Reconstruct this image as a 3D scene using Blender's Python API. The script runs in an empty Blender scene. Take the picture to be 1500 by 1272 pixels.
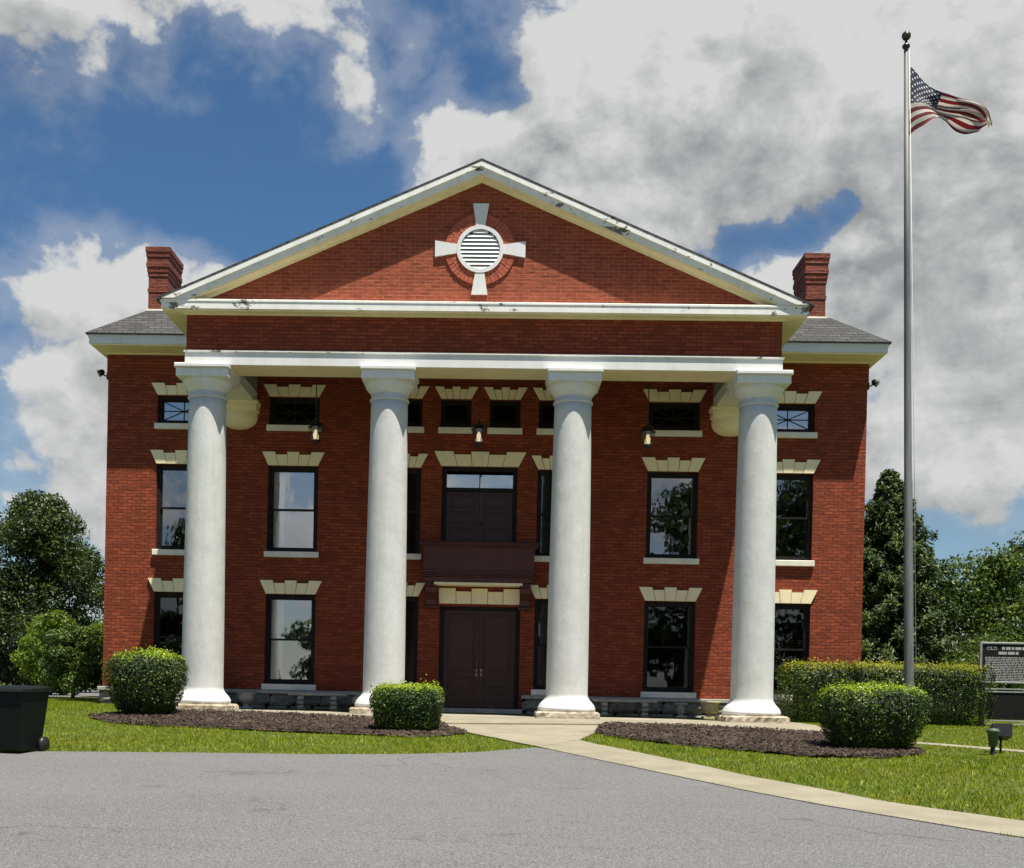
import bpy, math, random
import numpy as np
from mathutils import Vector, Matrix
random.seed(7); RNG = np.random.default_rng(11)
R = math.radians
scn = bpy.context.scene
COL = scn.collection

# ------------------------------------------------------------------ helpers
def tag(o, label=None, cat=None, group=None, kind=None):
    if label: o['label'] = label
    if cat: o['category'] = cat
    if group: o['group'] = group
    if kind: o['kind'] = kind
    return o

def empty(name, loc=(0, 0, 0), rz=0.0):
    o = bpy.data.objects.new(name, None); o.location = loc; o.rotation_euler = (0, 0, rz)
    o.empty_display_size = .2
    COL.objects.link(o); return o

def copy_tree(o, parent=None):
    c = o.copy(); COL.objects.link(c); c.parent = parent
    for ch in list(o.children): copy_tree(ch, c)
    return c

class MB:
    """collects shapes and links them as one mesh object"""
    def __init__(s): s.v = []; s.f = []; s.sm = []
    def add(s, verts, faces, smooth=False):
        b = len(s.v); s.v += [tuple(p) for p in verts]
        for f in faces: s.f.append(tuple(i + b for i in f)); s.sm.append(smooth)
        return s
    def box(s, x0, x1, y0, y1, z0, z1, bev=0.0):
        if bev > 0:
            b = min(bev, (x1-x0)*.45, (y1-y0)*.45, (z1-z0)*.45)
            # chamfered box: three nested rings front/back
            vs = []; 
            for (yy, d) in ((y0, b), (y0+b, 0), (y1-b, 0), (y1, b)):
                vs += [(x0+d, yy, z0+b if d == 0 else z0+d+0), (x1-d, yy, z0+b if d == 0 else z0+d), (x1-d, yy, z1-d), (x0+d, yy, z1-d)]
            # simple: inset ring at front/back, full rings between
            vs = []
            for (yy, d) in ((y0, b), (y0+b, 0), (y1-b, 0), (y1, b)):
                vs += [(x0+d, yy, z0+d), (x1-d, yy, z0+d), (x1-d, yy, z1-d), (x0+d, yy, z1-d)]
            fs = [(0, 1, 2, 3), (15, 14, 13, 12)]
            for k in range(3):
                a = k*4
                for i in range(4):
                    j = (i+1) % 4
                    fs.append((a+j, a+i, a+4+i, a+4+j))
            return s.add(vs, fs)
        vs = [(x0,y0,z0),(x1,y0,z0),(x1,y1,z0),(x0,y1,z0),(x0,y0,z1),(x1,y0,z1),(x1,y1,z1),(x0,y1,z1)]
        return s.add(vs, [(0,3,2,1),(4,5,6,7),(0,1,5,4),(1,2,6,5),(2,3,7,6),(3,0,4,7)])
    def prism(s, poly, y0, y1):
        """polygon of (x,z) points, extruded along Y"""
        n = len(poly)
        area = sum(poly[i][0]*poly[(i+1) % n][1]-poly[(i+1) % n][0]*poly[i][1] for i in range(n))
        if area < 0: poly = poly[::-1]
        vs = [(x, y0, z) for x, z in poly] + [(x, y1, z) for x, z in poly]
        fs = [tuple(range(n)), tuple(range(2*n-1, n-1, -1))]
        for i in range(n):
            j = (i+1) % n; fs.append((j, i, n+i, n+j))
        return s.add(vs, fs)
    def lathe(s, prof, cx, cy, seg=32, smooth=True, cz=0.0):
        """profile of (radius, z)"""
        vs = []; fs = []; n = len(prof)
        for k in range(seg):
            a = 2*math.pi*k/seg
            for r, z in prof: vs.append((cx+r*math.cos(a), cy+r*math.sin(a), cz+z))
        for k in range(seg):
            k2 = (k+1) % seg
            for i in range(n-1):
                fs.append((k*n+i, k2*n+i, k2*n+i+1, k*n+i+1))
        s.add(vs, fs, smooth)
        if prof[0][0] > 1e-4: s.add([vs[k*n] for k in range(seg)], [tuple(range(seg-1, -1, -1))])
        if prof[-1][0] > 1e-4: s.add([vs[k*n+n-1] for k in range(seg)], [tuple(range(seg))])
        return s
    def tube(s, pts, rads, seg=8, smooth=True):
        pts = [Vector(p) for p in pts]; n = len(pts)
        if not hasattr(rads, '__len__'): rads = [rads]*n
        vs = []; fs = []
        for i, p in enumerate(pts):
            t = (pts[min(i+1, n-1)]-pts[max(i-1, 0)]).normalized()
            up = Vector((0, 0, 1)) if abs(t.z) < .9 else Vector((1, 0, 0))
            a = t.cross(up).normalized(); b = a.cross(t).normalized()
            for k in range(seg):
                th = 2*math.pi*k/seg
                vs.append(p+(a*math.cos(th)+b*math.sin(th))*rads[i])
        for i in range(n-1):
            for k in range(seg):
                k2 = (k+1) % seg
                fs.append((i*seg+k, i*seg+k2, (i+1)*seg+k2, (i+1)*seg+k))
        fs.append(tuple(range(seg-1, -1, -1))); fs.append(tuple((n-1)*seg+k for k in range(seg)))
        return s.add(vs, fs, smooth)
    def build(s, name, mat, parent=None, recalc=True):
        me = bpy.data.meshes.new(name); me.from_pydata(s.v, [], s.f); me.update()
        if recalc:
            import bmesh
            bm = bmesh.new(); bm.from_mesh(me); bmesh.ops.recalc_face_normals(bm, faces=bm.faces); bm.to_mesh(me); bm.free()
        me.polygons.foreach_set('use_smooth', s.sm)
        me.materials.append(mat)
        o = bpy.data.objects.new(name, me); COL.objects.link(o); o.parent = parent
        return o

def np_mesh(name, verts, faces, mat, parent=None, smooth=False):
    """verts (n,3) array, faces (m,k) array"""
    me = bpy.data.meshes.new(name); k = faces.shape[1]
    me.vertices.add(len(verts)); me.vertices.foreach_set('co', verts.astype(np.float32).ravel())
    me.loops.add(faces.size); me.loops.foreach_set('vertex_index', faces.astype(np.int32).ravel())
    me.polygons.add(len(faces)); me.polygons.foreach_set('loop_start', np.arange(0, faces.size, k, dtype=np.int32))
    me.polygons.foreach_set('loop_total', np.full(len(faces), k, dtype=np.int32))
    me.polygons.foreach_set('use_smooth', np.full(len(faces), smooth))
    me.update(calc_edges=True); me.materials.append(mat)
    o = bpy.data.objects.new(name, me); COL.objects.link(o); o.parent = parent
    return o

# ------------------------------------------------------------------ node helpers
class NT:
    def __init__(s, tree): s.t = tree; s.n = tree.nodes; s.l = tree.links
    def node(s, kind, **kw):
        n = s.n.new(kind)
        for k, v in kw.items():
            if k.startswith('_'): setattr(n, k[1:], v)
        return n
    def val(s, sock, v):
        if hasattr(v, 'is_output') or isinstance(v, bpy.types.NodeSocket): s.l.new(v, sock)
        else: sock.default_value = v
    def math(s, op, a, b=0.0, c=None, clamp=False):
        n = s.n.new('ShaderNodeMath'); n.operation = op; n.use_clamp = clamp
        s.val(n.inputs[0], a); s.val(n.inputs[1], b)
        if c is not None: s.val(n.inputs[2], c)
        return n.outputs[0]
    def vmath(s, op, a, b=None):
        n = s.n.new('ShaderNodeVectorMath'); n.operation = op
        s.val(n.inputs[0], a)
        if b is not None: s.val(n.inputs[1], b)
        return n.outputs['Value'] if op in ('LENGTH', 'DOT_PRODUCT', 'DISTANCE') else n.outputs['Vector']
    def noise(s, vec, scale, detail=4, rough=.55, dist=0.0, lac=2.0):
        n = s.n.new('ShaderNodeTexNoise'); n.inputs['Scale'].default_value = scale; n.inputs['Detail'].default_value = detail
        n.inputs['Roughness'].default_value = rough; n.inputs['Distortion'].default_value = dist; n.inputs['Lacunarity'].default_value = lac
        if vec is not None: s.l.new(vec, n.inputs['Vector'])
        return n.outputs['Fac']
    def mix(s, fac, a, b, blend='MIX'):
        n = s.n.new('ShaderNodeMix'); n.data_type = 'RGBA'; n.blend_type = blend
        s.val(n.inputs[0], fac)
        for sock, v in ((n.inputs[6], a), (n.inputs[7], b)):
            if isinstance(v, (tuple, list)): sock.default_value = (v[0], v[1], v[2], 1)
            else: s.l.new(v, sock)
        return n.outputs[2]
    def ramp(s, fac, a, b, lo=0.0, hi=1.0, smooth=True):
        n = s.n.new('ShaderNodeMapRange'); n.interpolation_type = 'SMOOTHSTEP' if smooth else 'LINEAR'
        s.val(n.inputs['Value'], fac); n.inputs['From Min'].default_value = a; n.inputs['From Max'].default_value = b
        n.inputs['To Min'].default_value = lo; n.inputs['To Max'].default_value = hi
        return n.outputs['Result']
    def mapping(s, vec, scale):
        return s.vmath('MULTIPLY', vec, scale)

def new_mat(name):
    m = bpy.data.materials.new(name); m.use_nodes = True
    nt = NT(m.node_tree); b = m.node_tree.nodes['Principled BSDF']
    return m, nt, b

def bump(nt, b, h, strength=.4, dist=.01):
    n = nt.n.new('ShaderNodeBump'); n.inputs['Strength'].default_value = strength; n.inputs['Distance'].default_value = dist
    nt.l.new(h, n.inputs['Height']); nt.l.new(n.outputs['Normal'], b.inputs['Normal'])

def pos(nt):
    return nt.n.new('ShaderNodeTexCoord').outputs['Object']
def wpos(nt):
    return nt.n.new('ShaderNodeNewGeometry').outputs['Position']

def simple_mat(name, c1, c2=None, rough=.6, scale=6, detail=5, bstr=.0, bscale=40, metal=0.0, spec=.5, stretch=(1, 1, 1)):
    m, nt, b = new_mat(name)
    p = nt.mapping(pos(nt), stretch)
    f = nt.ramp(nt.noise(p, scale, detail, .6), .3, .7)
    nt.l.new(nt.mix(f, c1, c2 or c1), b.inputs['Base Color'])
    b.inputs['Roughness'].default_value = rough; b.inputs['Metallic'].default_value = metal
    b.inputs['Specular IOR Level'].default_value = spec
    if bstr: bump(nt, b, nt.noise(p, bscale, 4, .6), bstr, .01)
    return m

def brick_mat(name, c1, c2, mortar, stain=.35, bw=.215, rh=.076):
    m, nt, b = new_mat(name)
    p = pos(nt)
    sep = nt.n.new('ShaderNodeSeparateXYZ'); nt.l.new(p, sep.inputs[0])
    u = nt.math('ADD', sep.outputs['X'], sep.outputs['Y'])
    cmb = nt.n.new('ShaderNodeCombineXYZ'); nt.l.new(u, cmb.inputs[0]); nt.l.new(sep.outputs['Z'], cmb.inputs[1])
    # a little wander of the courses
    br = nt.n.new('ShaderNodeTexBrick'); nt.l.new(cmb.outputs[0], br.inputs['Vector'])
    br.inputs['Scale'].default_value = 1; br.inputs['Brick Width'].default_value = bw; br.inputs['Row Height'].default_value = rh
    br.inputs['Mortar Size'].default_value = .0085; br.inputs['Mortar Smooth'].default_value = .3; br.inputs['Bias'].default_value = -.1
    br.inputs['Color1'].default_value = (*c1, 1); br.inputs['Color2'].default_value = (*c2, 1); br.inputs['Mortar'].default_value = (*mortar, 1)
    big = nt.ramp(nt.noise(nt.mapping(p, (1, 1, 1.6)), .9, 5, .6), .35, .72)
    fine = nt.ramp(nt.noise(nt.mapping(p, (6, 6, 13)), 1.0, 3, .6), .3, .75)
    streak = nt.ramp(nt.noise(nt.mapping(p, (3, 3, .35)), 1.0, 4, .6), .45, .75)
    col = nt.mix(nt.math('MULTIPLY', big, stain), br.outputs['Color'], (c1[0]*.45, c1[1]*.5, c1[2]*.55))
    col = nt.mix(nt.math('MULTIPLY', fine, .45), col, (c2[0]*.55, c2[1]*.6, c2[2]*.7))
    col = nt.mix(nt.math('MULTIPLY', streak, .42), col, (c1[0]*.4, c1[1]*.45, c1[2]*.5))
    # a few pale chipped bricks
    chip = nt.ramp(nt.noise(nt.mapping(p, (5, 5, 9)), 1.3, 2, .5), .76, .80)
    col = nt.mix(nt.math('MULTIPLY', chip, .5), col, (.5, .36, .28))
    nt.l.new(col, b.inputs['Base Color']); b.inputs['Roughness'].default_value = .8; b.inputs['Specular IOR Level'].default_value = .3
    h = nt.math('MULTIPLY', br.outputs['Fac'], -1.0)
    h = nt.math('ADD', h, nt.math('MULTIPLY', nt.noise(p, 30, 3), .5))
    h = nt.math('ADD', h, nt.math('MULTIPLY', fine, .5))
    bump(nt, b, h, .8, .012)
    return m

def paint_mat(name, c, peel=.72, dirt=.25, rough=.55, peelcol=(.16, .13, .10)):
    """old oil paint: rain streaks, grime and flaked patches"""
    m, nt, b = new_mat(name)
    p = pos(nt)
    n1 = nt.ramp(nt.noise(p, 2.2, 6, .65), .35, .75)
    st = nt.ramp(nt.noise(nt.mapping(p, (5, 5, .5)), 1.2, 5, .6), .45, .8)
    col = nt.mix(nt.math('MULTIPLY', n1, dirt), c, (c[0]*.62, c[1]*.62, c[2]*.6))
    col = nt.mix(nt.math('MULTIPLY', st, dirt*.9), col, (c[0]*.55, c[1]*.55, c[2]*.5))
    pl = nt.noise(nt.mapping(p, (1, 1, 1.8)), 3.2, 9, .7)
    loc = nt.noise(p, .5, 3, .5)
    pm = nt.ramp(nt.math('ADD', pl, nt.math('MULTIPLY', nt.math('SUBTRACT', loc, .5), .55)), peel, peel+.025)
    col = nt.mix(pm, col, peelcol)
    nt.l.new(col, b.inputs['Base Color']); b.inputs['Roughness'].default_value = rough
    h = nt.math('SUBTRACT', nt.math('MULTIPLY', nt.noise(p, 55, 4), .35), pm)
    bump(nt, b, h, .35, .006)
    return m

def leaf_mat(name, dark, mid, light, trans=.3, rough=.5):
    m, nt, b = new_mat(name)
    geo = nt.n.new('ShaderNodeNewGeometry')
    rnd = geo.outputs['Random Per Island']
    cl = nt.ramp(nt.noise(geo.outputs['Position'], 2.2, 3, .6), .35, .65)
    f = nt.math('ADD', nt.math('MULTIPLY', rnd, .65), nt.math('MULTIPLY', cl, .35))
    rp = nt.n.new('ShaderNodeValToRGB'); nt.l.new(f, rp.inputs[0])
    e = rp.color_ramp.elements; e[0].position = .12; e[0].color = (*dark, 1); e[1].position = .95; e[1].color = (*light, 1)
    k = rp.color_ramp.elements.new(.55); k.color = (*mid, 1)
    nt.l.new(rp.outputs[0], b.inputs['Base Color']); b.inputs['Roughness'].default_value = rough
    b.inputs['Specular IOR Level'].default_value = .35
    tr = nt.n.new('ShaderNodeBsdfTranslucent')
    nt.l.new(nt.mix(.35, rp.outputs[0], (light[0]*1.2, light[1]*1.2, light[2]*.6)), tr.inputs['Color'])
    mx = nt.n.new('ShaderNodeMixShader'); mx.inputs[0].default_value = trans
    nt.l.new(b.outputs[0], mx.inputs[1]); nt.l.new(tr.outputs[0], mx.inputs[2])
    nt.l.new(mx.outputs[0], m.node_tree.nodes['Material Output'].inputs['Surface'])
    return m

# ------------------------------------------------------------------ materials
M = {}
M['brick'] = brick_mat('red_brick', (.355, .069, .024), (.19, .033, .0125), (.10, .028, .015), bw=.215)
M['brick_gable'] = brick_mat('gable_brick', (.37, .076, .030), (.23, .042, .018), (.38, .16, .095), stain=.22)
M['brick_chimney'] = brick_mat('chimney_brick', (.27, .062, .034), (.15, .032, .021), (.30, .15, .10), stain=.5)
M['arch_brick'] = simple_mat('arch_brick', (.46, .12, .062), (.33, .075, .04), .85, 9, 3, .5, 50)
M['paint'] = paint_mat('white_paint', (.72, .73, .715), peel=.80)
M['cornice'] = paint_mat('flaking_cornice_paint', (.84, .84, .80), peel=.60, dirt=.36)
M['cream_bounce'] = paint_mat('cream_bounce_soffit_paint', (.88, .79, .52), peel=.84, dirt=.3)  # cream paint with warm ground bounce on the undersides put into its colour
M['lintel'] = paint_mat('cream_bounce_lintel_paint', (.92, .81, .52), peel=.86, dirt=.22)  # cream paint, its yellow deepened to stand for light bounced off the porch
M['sillpaint'] = paint_mat('sill_paint', (.80, .76, .66), peel=.76, dirt=.4, peelcol=(.3, .27, .22))
M['stucco'] = paint_mat('column_stucco', (.63, .64, .625), peel=.865, dirt=.38, rough=.7, peelcol=(.5, .5, .48))
def mottle(m):
    nt = NT(m.node_tree); b = nt.n['Principled BSDF']; src = b.inputs['Base Color'].links[0].from_socket
    p = pos(nt); a = nt.ramp(nt.noise(nt.mapping(p, (1, 1, .8)), 11, 7, .7, .8), .36, .66); c = nt.ramp(nt.noise(p, 46, 4, .7), .35, .68)
    col = nt.mix(nt.math('MULTIPLY', a, .24), src, (.40, .41, .41)); col = nt.mix(nt.math('MULTIPLY', c, .22), col, (.36, .36, .35))
    nt.l.new(col, b.inputs['Base Color'])
    bump(nt, b, nt.math('ADD', nt.noise(nt.mapping(p, (1, 1, .6)), 7, 5, .6), nt.math('MULTIPLY', nt.noise(p, 60, 4), .3)), .55, .014)
mottle(M['stucco'])
M['frame'] = simple_mat('black_frame_paint', (.010, .009, .008), (.018, .016, .014), .6, 8, spec=.2)
M['door'] = simple_mat('door_paint', (.046, .021, .018), (.064, .029, .026), .32, 5, 5, .15, 60, spec=.28, stretch=(5, 5, .6))
M['maroon'] = simple_mat('maroon_paint', (.055, .013, .011), (.085, .020, .017), .55, 4, 5, .1, 60)
M['stone'] = simple_mat('grey_field_stone', (.16, .15, .14), (.30, .27, .23), .85, 5, 6, .8, 14)
M['caststone'] = simple_mat('cast_stone', (.30, .29, .26), (.44, .42, .36), .85, 7, 6, .5, 40)
M['plinth'] = simple_mat('rough_plinth_stone', (.24, .18, .11), (.55, .50, .40), .9, 6, 6, .9, 16)
M['shingle'] = None
M['brass'] = simple_mat('tarnished_brass', (.30, .26, .17), (.24, .20, .13), .35, metal=1.0)
M['steel'] = simple_mat('brushed_steel', (.16, .165, .165), (.11, .115, .115), .55, 14, 3, metal=.15, spec=.3, stretch=(1, 1, .1))
M['blackmetal'] = simple_mat('black_metal', (.010, .010, .010), (.02, .02, .02), .4, 8)
M['curtain'] = simple_mat('curtain_cloth', (.80, .79, .74), (.68, .67, .62), .9, 3)

def shingle():
    m, nt, b = new_mat('asphalt_shingle')
    p = pos(nt); sep = nt.n.new('ShaderNodeSeparateXYZ'); nt.l.new(p, sep.inputs[0])
    cmb = nt.n.new('ShaderNodeCombineXYZ'); nt.l.new(nt.math('ADD', sep.outputs['X'], nt.math('MULTIPLY', sep.outputs['Y'], .3)), cmb.inputs[0])
    nt.l.new(nt.math('MULTIPLY', sep.outputs['Z'], 1.0), cmb.inputs[1])
    br = nt.n.new('ShaderNodeTexBrick'); nt.l.new(cmb.outputs[0], br.inputs['Vector'])
    for k, v in (('Scale', 1), ('Brick Width', .30), ('Row Height', .095), ('Mortar Size', .012), ('Mortar Smooth', .5)): br.inputs[k].default_value = v
    br.inputs['Color1'].default_value = (.040, .040, .042, 1); br.inputs['Color2'].default_value = (.080, .078, .076, 1); br.inputs['Mortar'].default_value = (.014, .014, .014, 1)
    f = nt.ramp(nt.noise(p, 3, 6, .7), .3, .7)
    nt.l.new(nt.mix(nt.math('MULTIPLY', f, .4), br.outputs['Color'], (.03, .029, .028)), b.inputs['Base Color'])
    b.inputs['Roughness'].default_value = .9
    bump(nt, b, nt.math('MULTIPLY', br.outputs['Fac'], -1), .8, .015)
    return m
M['shingle'] = shingle()

def glass_mat(name, refl, tint=.55):
    m, nt, b = new_mat(name); nt.n.remove(b)
    tr = nt.n.new('ShaderNodeBsdfTransparent'); tr.inputs[0].default_value = (tint, tint, tint*1.02, 1)
    gl = nt.n.new('ShaderNodeBsdfGlossy'); gl.inputs['Roughness'].default_value = .015; gl.inputs['Color'].default_value = (.92, .95, 1, 1)
    bp = nt.n.new('ShaderNodeBump'); bp.inputs['Strength'].default_value = .25; bp.inputs['Distance'].default_value = .006
    nt.l.new(nt.noise(nt.mapping(pos(nt), (1, 1, .6)), 2.6, 2, .5), bp.inputs['Height']); nt.l.new(bp.outputs[0], gl.inputs['Normal'])
    mx = nt.n.new('ShaderNodeMixShader'); mx.inputs[0].default_value = refl
    nt.l.new(tr.outputs[0], mx.inputs[1]); nt.l.new(gl.outputs[0], mx.inputs[2])
    nt.l.new(mx.outputs[0], nt.n['Material Output'].inputs['Surface'])
    return m
M['glass'] = glass_mat('window_glass', .42, .85)
M['glass_mid'] = glass_mat('mid_window_glass', .26, .5)  # weaker reflection and darker tint than the first glass
M['glass_dark'] = glass_mat('dark_window_glass', .10, .35)
M['lampglass'] = glass_mat('lantern_glass', .10, .9)

def concrete(name, c1, c2, joint=False):
    m, nt, b = new_mat(name); p = wpos(nt)
    f = nt.ramp(nt.noise(p, 1.6, 8, .65), .3, .72)
    col = nt.mix(f, c1, c2)
    sp = nt.ramp(nt.noise(p, 70, 3, .6), .35, .7)
    col = nt.mix(nt.math('MULTIPLY', sp, .35), col, (c1[0]*.6, c1[1]*.6, c1[2]*.58))
    nt.l.new(col, b.inputs['Base Color']); b.inputs['Roughness'].default_value = .9
    bump(nt, b, nt.noise(p, 60, 5, .7), .3, .006)
    return m
M['concrete'] = concrete('old_concrete', (.215, .19, .135), (.295, .265, .195))
M['porch'] = concrete('porch_concrete', (.25, .225, .17), (.34, .305, .235))

def asphalt():
    m, nt, b = new_mat('worn_asphalt'); p = wpos(nt)
    big = nt.ramp(nt.noise(nt.mapping(p, (.5, 1, 1)), .55, 7, .62), .3, .72)
    col = nt.mix(big, (.094, .094, .096), (.130, .1295, .130))
    ag = nt.noise(p, 55, 6, .8)
    col = nt.mix(nt.ramp(ag, .36, .66), nt.mix(.8, col, (.016, .016, .016)), nt.mix(.7, col, (.36, .358, .355)))
    col = nt.mix(.30, col, nt.mix(big, (.090, .090, .092), (.124, .1235, .124)))
    # long rolled seams and tar smears
    sm = nt.ramp(nt.noise(nt.mapping(p, (.35, 3.2, 1)), .9, 5, .6), .66, .72)
    col = nt.mix(nt.math('MULTIPLY', sm, .4), col, (.045, .045, .046))
    oil = nt.ramp(nt.noise(nt.mapping(p, (.8, 1, 1)), 1.1, 6, .6), .63, .72)
    col = nt.mix(nt.math('MULTIPLY', oil, .28), col, (.03, .03, .031))
    vo = nt.n.new('ShaderNodeTexVoronoi'); vo.feature = 'DISTANCE_TO_EDGE'; vo.inputs['Scale'].default_value = .22
    dv = nt.n.new('ShaderNodeVectorMath'); dv.operation = 'ADD'; nt.l.new(p, dv.inputs[0])
    nz = nt.n.new('ShaderNodeTexNoise'); nz.inputs['Scale'].default_value = 1.4; nz.inputs['Detail'].default_value = 6
    nt.l.new(p, nz.inputs['Vector'])
    sc = nt.vmath('MULTIPLY', nz.outputs['Color'], (1.6, 1.6, 0)); nt.l.new(sc, dv.inputs[1]); nt.l.new(dv.outputs[0], vo.inputs['Vector'])
    cr = nt.ramp(vo.outputs['Distance'], .002, .009, 1, 0)
    br = nt.ramp(nt.noise(p, .5, 3, .5), .52, .60)
    col = nt.mix(nt.math('MULTIPLY', nt.math('MULTIPLY', cr, br), .5), col, (.05, .05, .05))
    nt.l.new(col, b.inputs['Base Color']); b.inputs['Roughness'].default_value = .92; b.inputs['Specular IOR Level'].default_value = .25
    bump(nt, b, ag, .7, .012)
    return m
M['asphalt'] = asphalt()
def soil():
    m, nt, b = new_mat('turf_soil'); p = wpos(nt)
    f = nt.ramp(nt.noise(p, 1.2, 7, .65), .35, .68)
    g = nt.ramp(nt.noise(p, 9, 5, .7), .35, .7)
    col = nt.mix(f, (.065, .10, .006), (.105, .125, .010))
    col = nt.mix(nt.math('MULTIPLY', g, .5), col, (.04, .065, .008))
    nt.l.new(col, b.inputs['Base Color']); b.inputs['Roughness'].default_value = .95
    bump(nt, b, nt.noise(p, 40, 5, .7), 1.0, .03)
    return m
M['soil'] = soil()
M['grass'] = leaf_mat('grass_blade', (.105, .160, .005), (.19, .265, .008), (.36, .38, .020), .35, .5)
M['mulch'] = leaf_mat('bark_mulch', (.021, .014, .010), (.048, .032, .023), (.115, .083, .060), .0, .9)
M['mulchbed'] = simple_mat('mulch_bed', (.03, .018, .013), (.06, .036, .026), .95, 14, 6, 1.0, 40)
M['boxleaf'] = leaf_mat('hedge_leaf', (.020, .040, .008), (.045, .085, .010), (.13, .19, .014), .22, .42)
M['boxtip'] = leaf_mat('hedge_sunlit_growth', (.15, .23, .008), (.27, .39, .014), (.44, .52, .03), .35, .45)  # young leaves, their colour lifted to carry sun on the tops
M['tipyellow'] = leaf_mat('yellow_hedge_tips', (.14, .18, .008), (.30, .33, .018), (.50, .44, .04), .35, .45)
M['leaf_dark'] = leaf_mat('dark_tree_leaf', (.016, .030, .007), (.038, .064, .010), (.085, .125, .018), .22, .42)
M['leaf_mid'] = leaf_mat('green_tree_leaf', (.024, .046, .009), (.060, .105, .014), (.14, .20, .022), .28, .45)
M['leaf_lime'] = leaf_mat('lime_shrub_leaf', (.04, .08, .008), (.11, .18, .012), (.24, .32, .025), .35, .45)
M['needle'] = leaf_mat('conifer_needle', (.020, .040, .010), (.052, .088, .020), (.13, .18, .035), .15, .5)
M['bark'] = simple_mat('bark', (.05, .035, .025), (.11, .085, .06), .9, 7, 6, .9, 20, stretch=(3, 3, .5))
M['innershade'] = simple_mat('inner_shade_core', (.012, .018, .006), (.025, .035, .010), .9, 20, 5, .8, 30)  # near-black fill that stands for shade between the leaves

def patchy(m):
    nt = NT(m.node_tree); b = nt.n['Principled BSDF']; src = b.inputs['Base Color'].links[0].from_socket
    f = nt.ramp(nt.noise(wpos(nt), .55, 5, .65), .46, .68)
    nt.l.new(nt.mix(nt.math('MULTIPLY', f, .42), src, (.27, .23, .022)), b.inputs['Base Color'])
patchy(M['grass'])

# ------------------------------------------------------------------ ground profile
PY = [-220, -28, -12, -8.3, -6, -3.5, 4, 60, 900]; PZ = [-1.9, -1.1, -.45, -.33, -.2, -.03, .08, .5, .5]
def gz(y): return np.interp(y, PY, PZ)

def resample(pts, n):
    p = np.array(pts, float); d = np.r_[0, np.cumsum(np.hypot(*np.diff(p, axis=0).T))]
    t = np.linspace(0, d[-1], n); return np.c_[np.interp(t, d, p[:, 0]), np.interp(t, d, p[:, 1])]

def ribbon(name, A, B, n, m, off, mat, bias=1.0, skirt=.12, zf=None):
    a, b = resample(A, n), resample(B, n)
    t = np.linspace(0, 1, m)**bias
    P = a[:, None, :]*(1-t[None, :, None]) + b[:, None, :]*t[None, :, None]
    Z = (zf(P[..., 0], P[..., 1], t[None, :]) if zf else gz(P[..., 1])+off)
    V = np.dstack([P, Z[..., None]]).reshape(-1, 3)
    i = np.arange(n-1)[:, None]*m + np.arange(m-1)[None, :]
    F = np.stack([i, i+m, i+m+1, i+1], -1).reshape(-1, 4)
    # skirt round the outline so that the sheet has thickness
    ring = [j for j in range(m)] + [k*m+m-1 for k in range(1, n)] + [(n-1)*m+j for j in range(m-2, -1, -1)] + [k*m for k in range(n-2, 0, -1)]
    base = len(V); low = V[ring].copy(); low[:, 2] -= skirt
    k = np.arange(len(ring)); kn = (k+1) % len(ring); rg = np.array(ring)
    S = np.stack([rg[kn], rg[k], base+k, base+kn], -1)
    V = np.vstack([V, low]); F = np.vstack([F, S])
    # make the top face upwards
    q = V[F[0]]; nz = np.cross(q[1]-q[0], q[2]-q[0])[2]
    if nz < 0: F = F[:, ::-1]
    return np_mesh(name, V, F, mat)

GF = [(-40, -12.6), (-15, -12.5), (-6.53, -12.13), (-5.6, -11.78), (-3.56, -11.45), (-2.16, -11.3), (-.75, -10.93), (.22, -10.3), (1.16, -9.14)]
WO = [(1.16, -9.14), (2.1, -11.69), (2.78, -13.28), (3.34, -14.57), (3.83, -15.54), (4.29, -16.28), (4.92, -17.25), (5.24, -17.63), (9, -22), (22, -34)]
WI = [(1.88, -7.67), (2.36, -8.95), (3.09, -11.24), (3.66, -13.02), (4.2, -14.15), (4.62, -15.24), (5.35, -16.19), (5.68, -16.65), (9.6, -21), (22.6, -33)]
PL = [(-.35, -4.6), (-.51, -5.3), (.03, -6.87), (.63, -7.96), (1.16, -9.14)]
PR = [(2.62, -4.4), (2.45, -4.98), (2.24, -6.33), (1.98, -7.3), (1.88, -7.67)]
ML = [(-7.4, -5.3), (-6.52, -6.42), (-5.72, -6.8), (-4.69, -6.95), (-3.41, -7.3), (-1.71, -7.6), (-.98, -7.86), (-.42, -7.48), (.0, -6.87), (-.5, -5.6), (-.53, -5.2), (-2.05, -4.4), (-3.35, -4.0), (-4.79, -3.74), (-6.3, -3.75), (-7.0, -4.6)]
MR = [(2.26, -6.4), (2.85, -7.45), (3.55, -8.21), (4.47, -9.15), (5.3, -9.95), (6.4, -9.75), (7.24, -8.95), (7.5, -7.9), (7.5, -6.9), (7.06, -5.74), (6.7, -5.5), (5.34, -4.9), (4.1, -4.55), (2.6, -4.6), (2.45, -4.98)]
AF = [(-6.55, -3.78), (-4.79, -3.80), (-3.35, -4.04), (-2.05, -4.48), (-.53, -5.25), (2.5, -4.80), (4.1, -4.65), (5.34, -4.99), (6.33, -5.6), (6.75, -5.6)]
SP_A = [(7.55, -6.25), (8.41, -6.83), (9.01, -7.35), (13, -10.5)]
SP_B = [(7.40, -6.55), (8.25, -7.18), (8.85, -7.70), (12.8, -10.9)]

def pip(px, py, poly):
    inside = np.zeros(len(px), bool); n = len(poly)
    for i in range(n):
        x1, y1 = poly[i]; x2, y2 = poly[(i+1) % n]
        c = ((y1 > py) != (y2 > py)) & (px < (x2-x1)*(py-y1)/((y2-y1) or 1e-9)+x1)
        inside ^= c
    return inside

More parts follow.
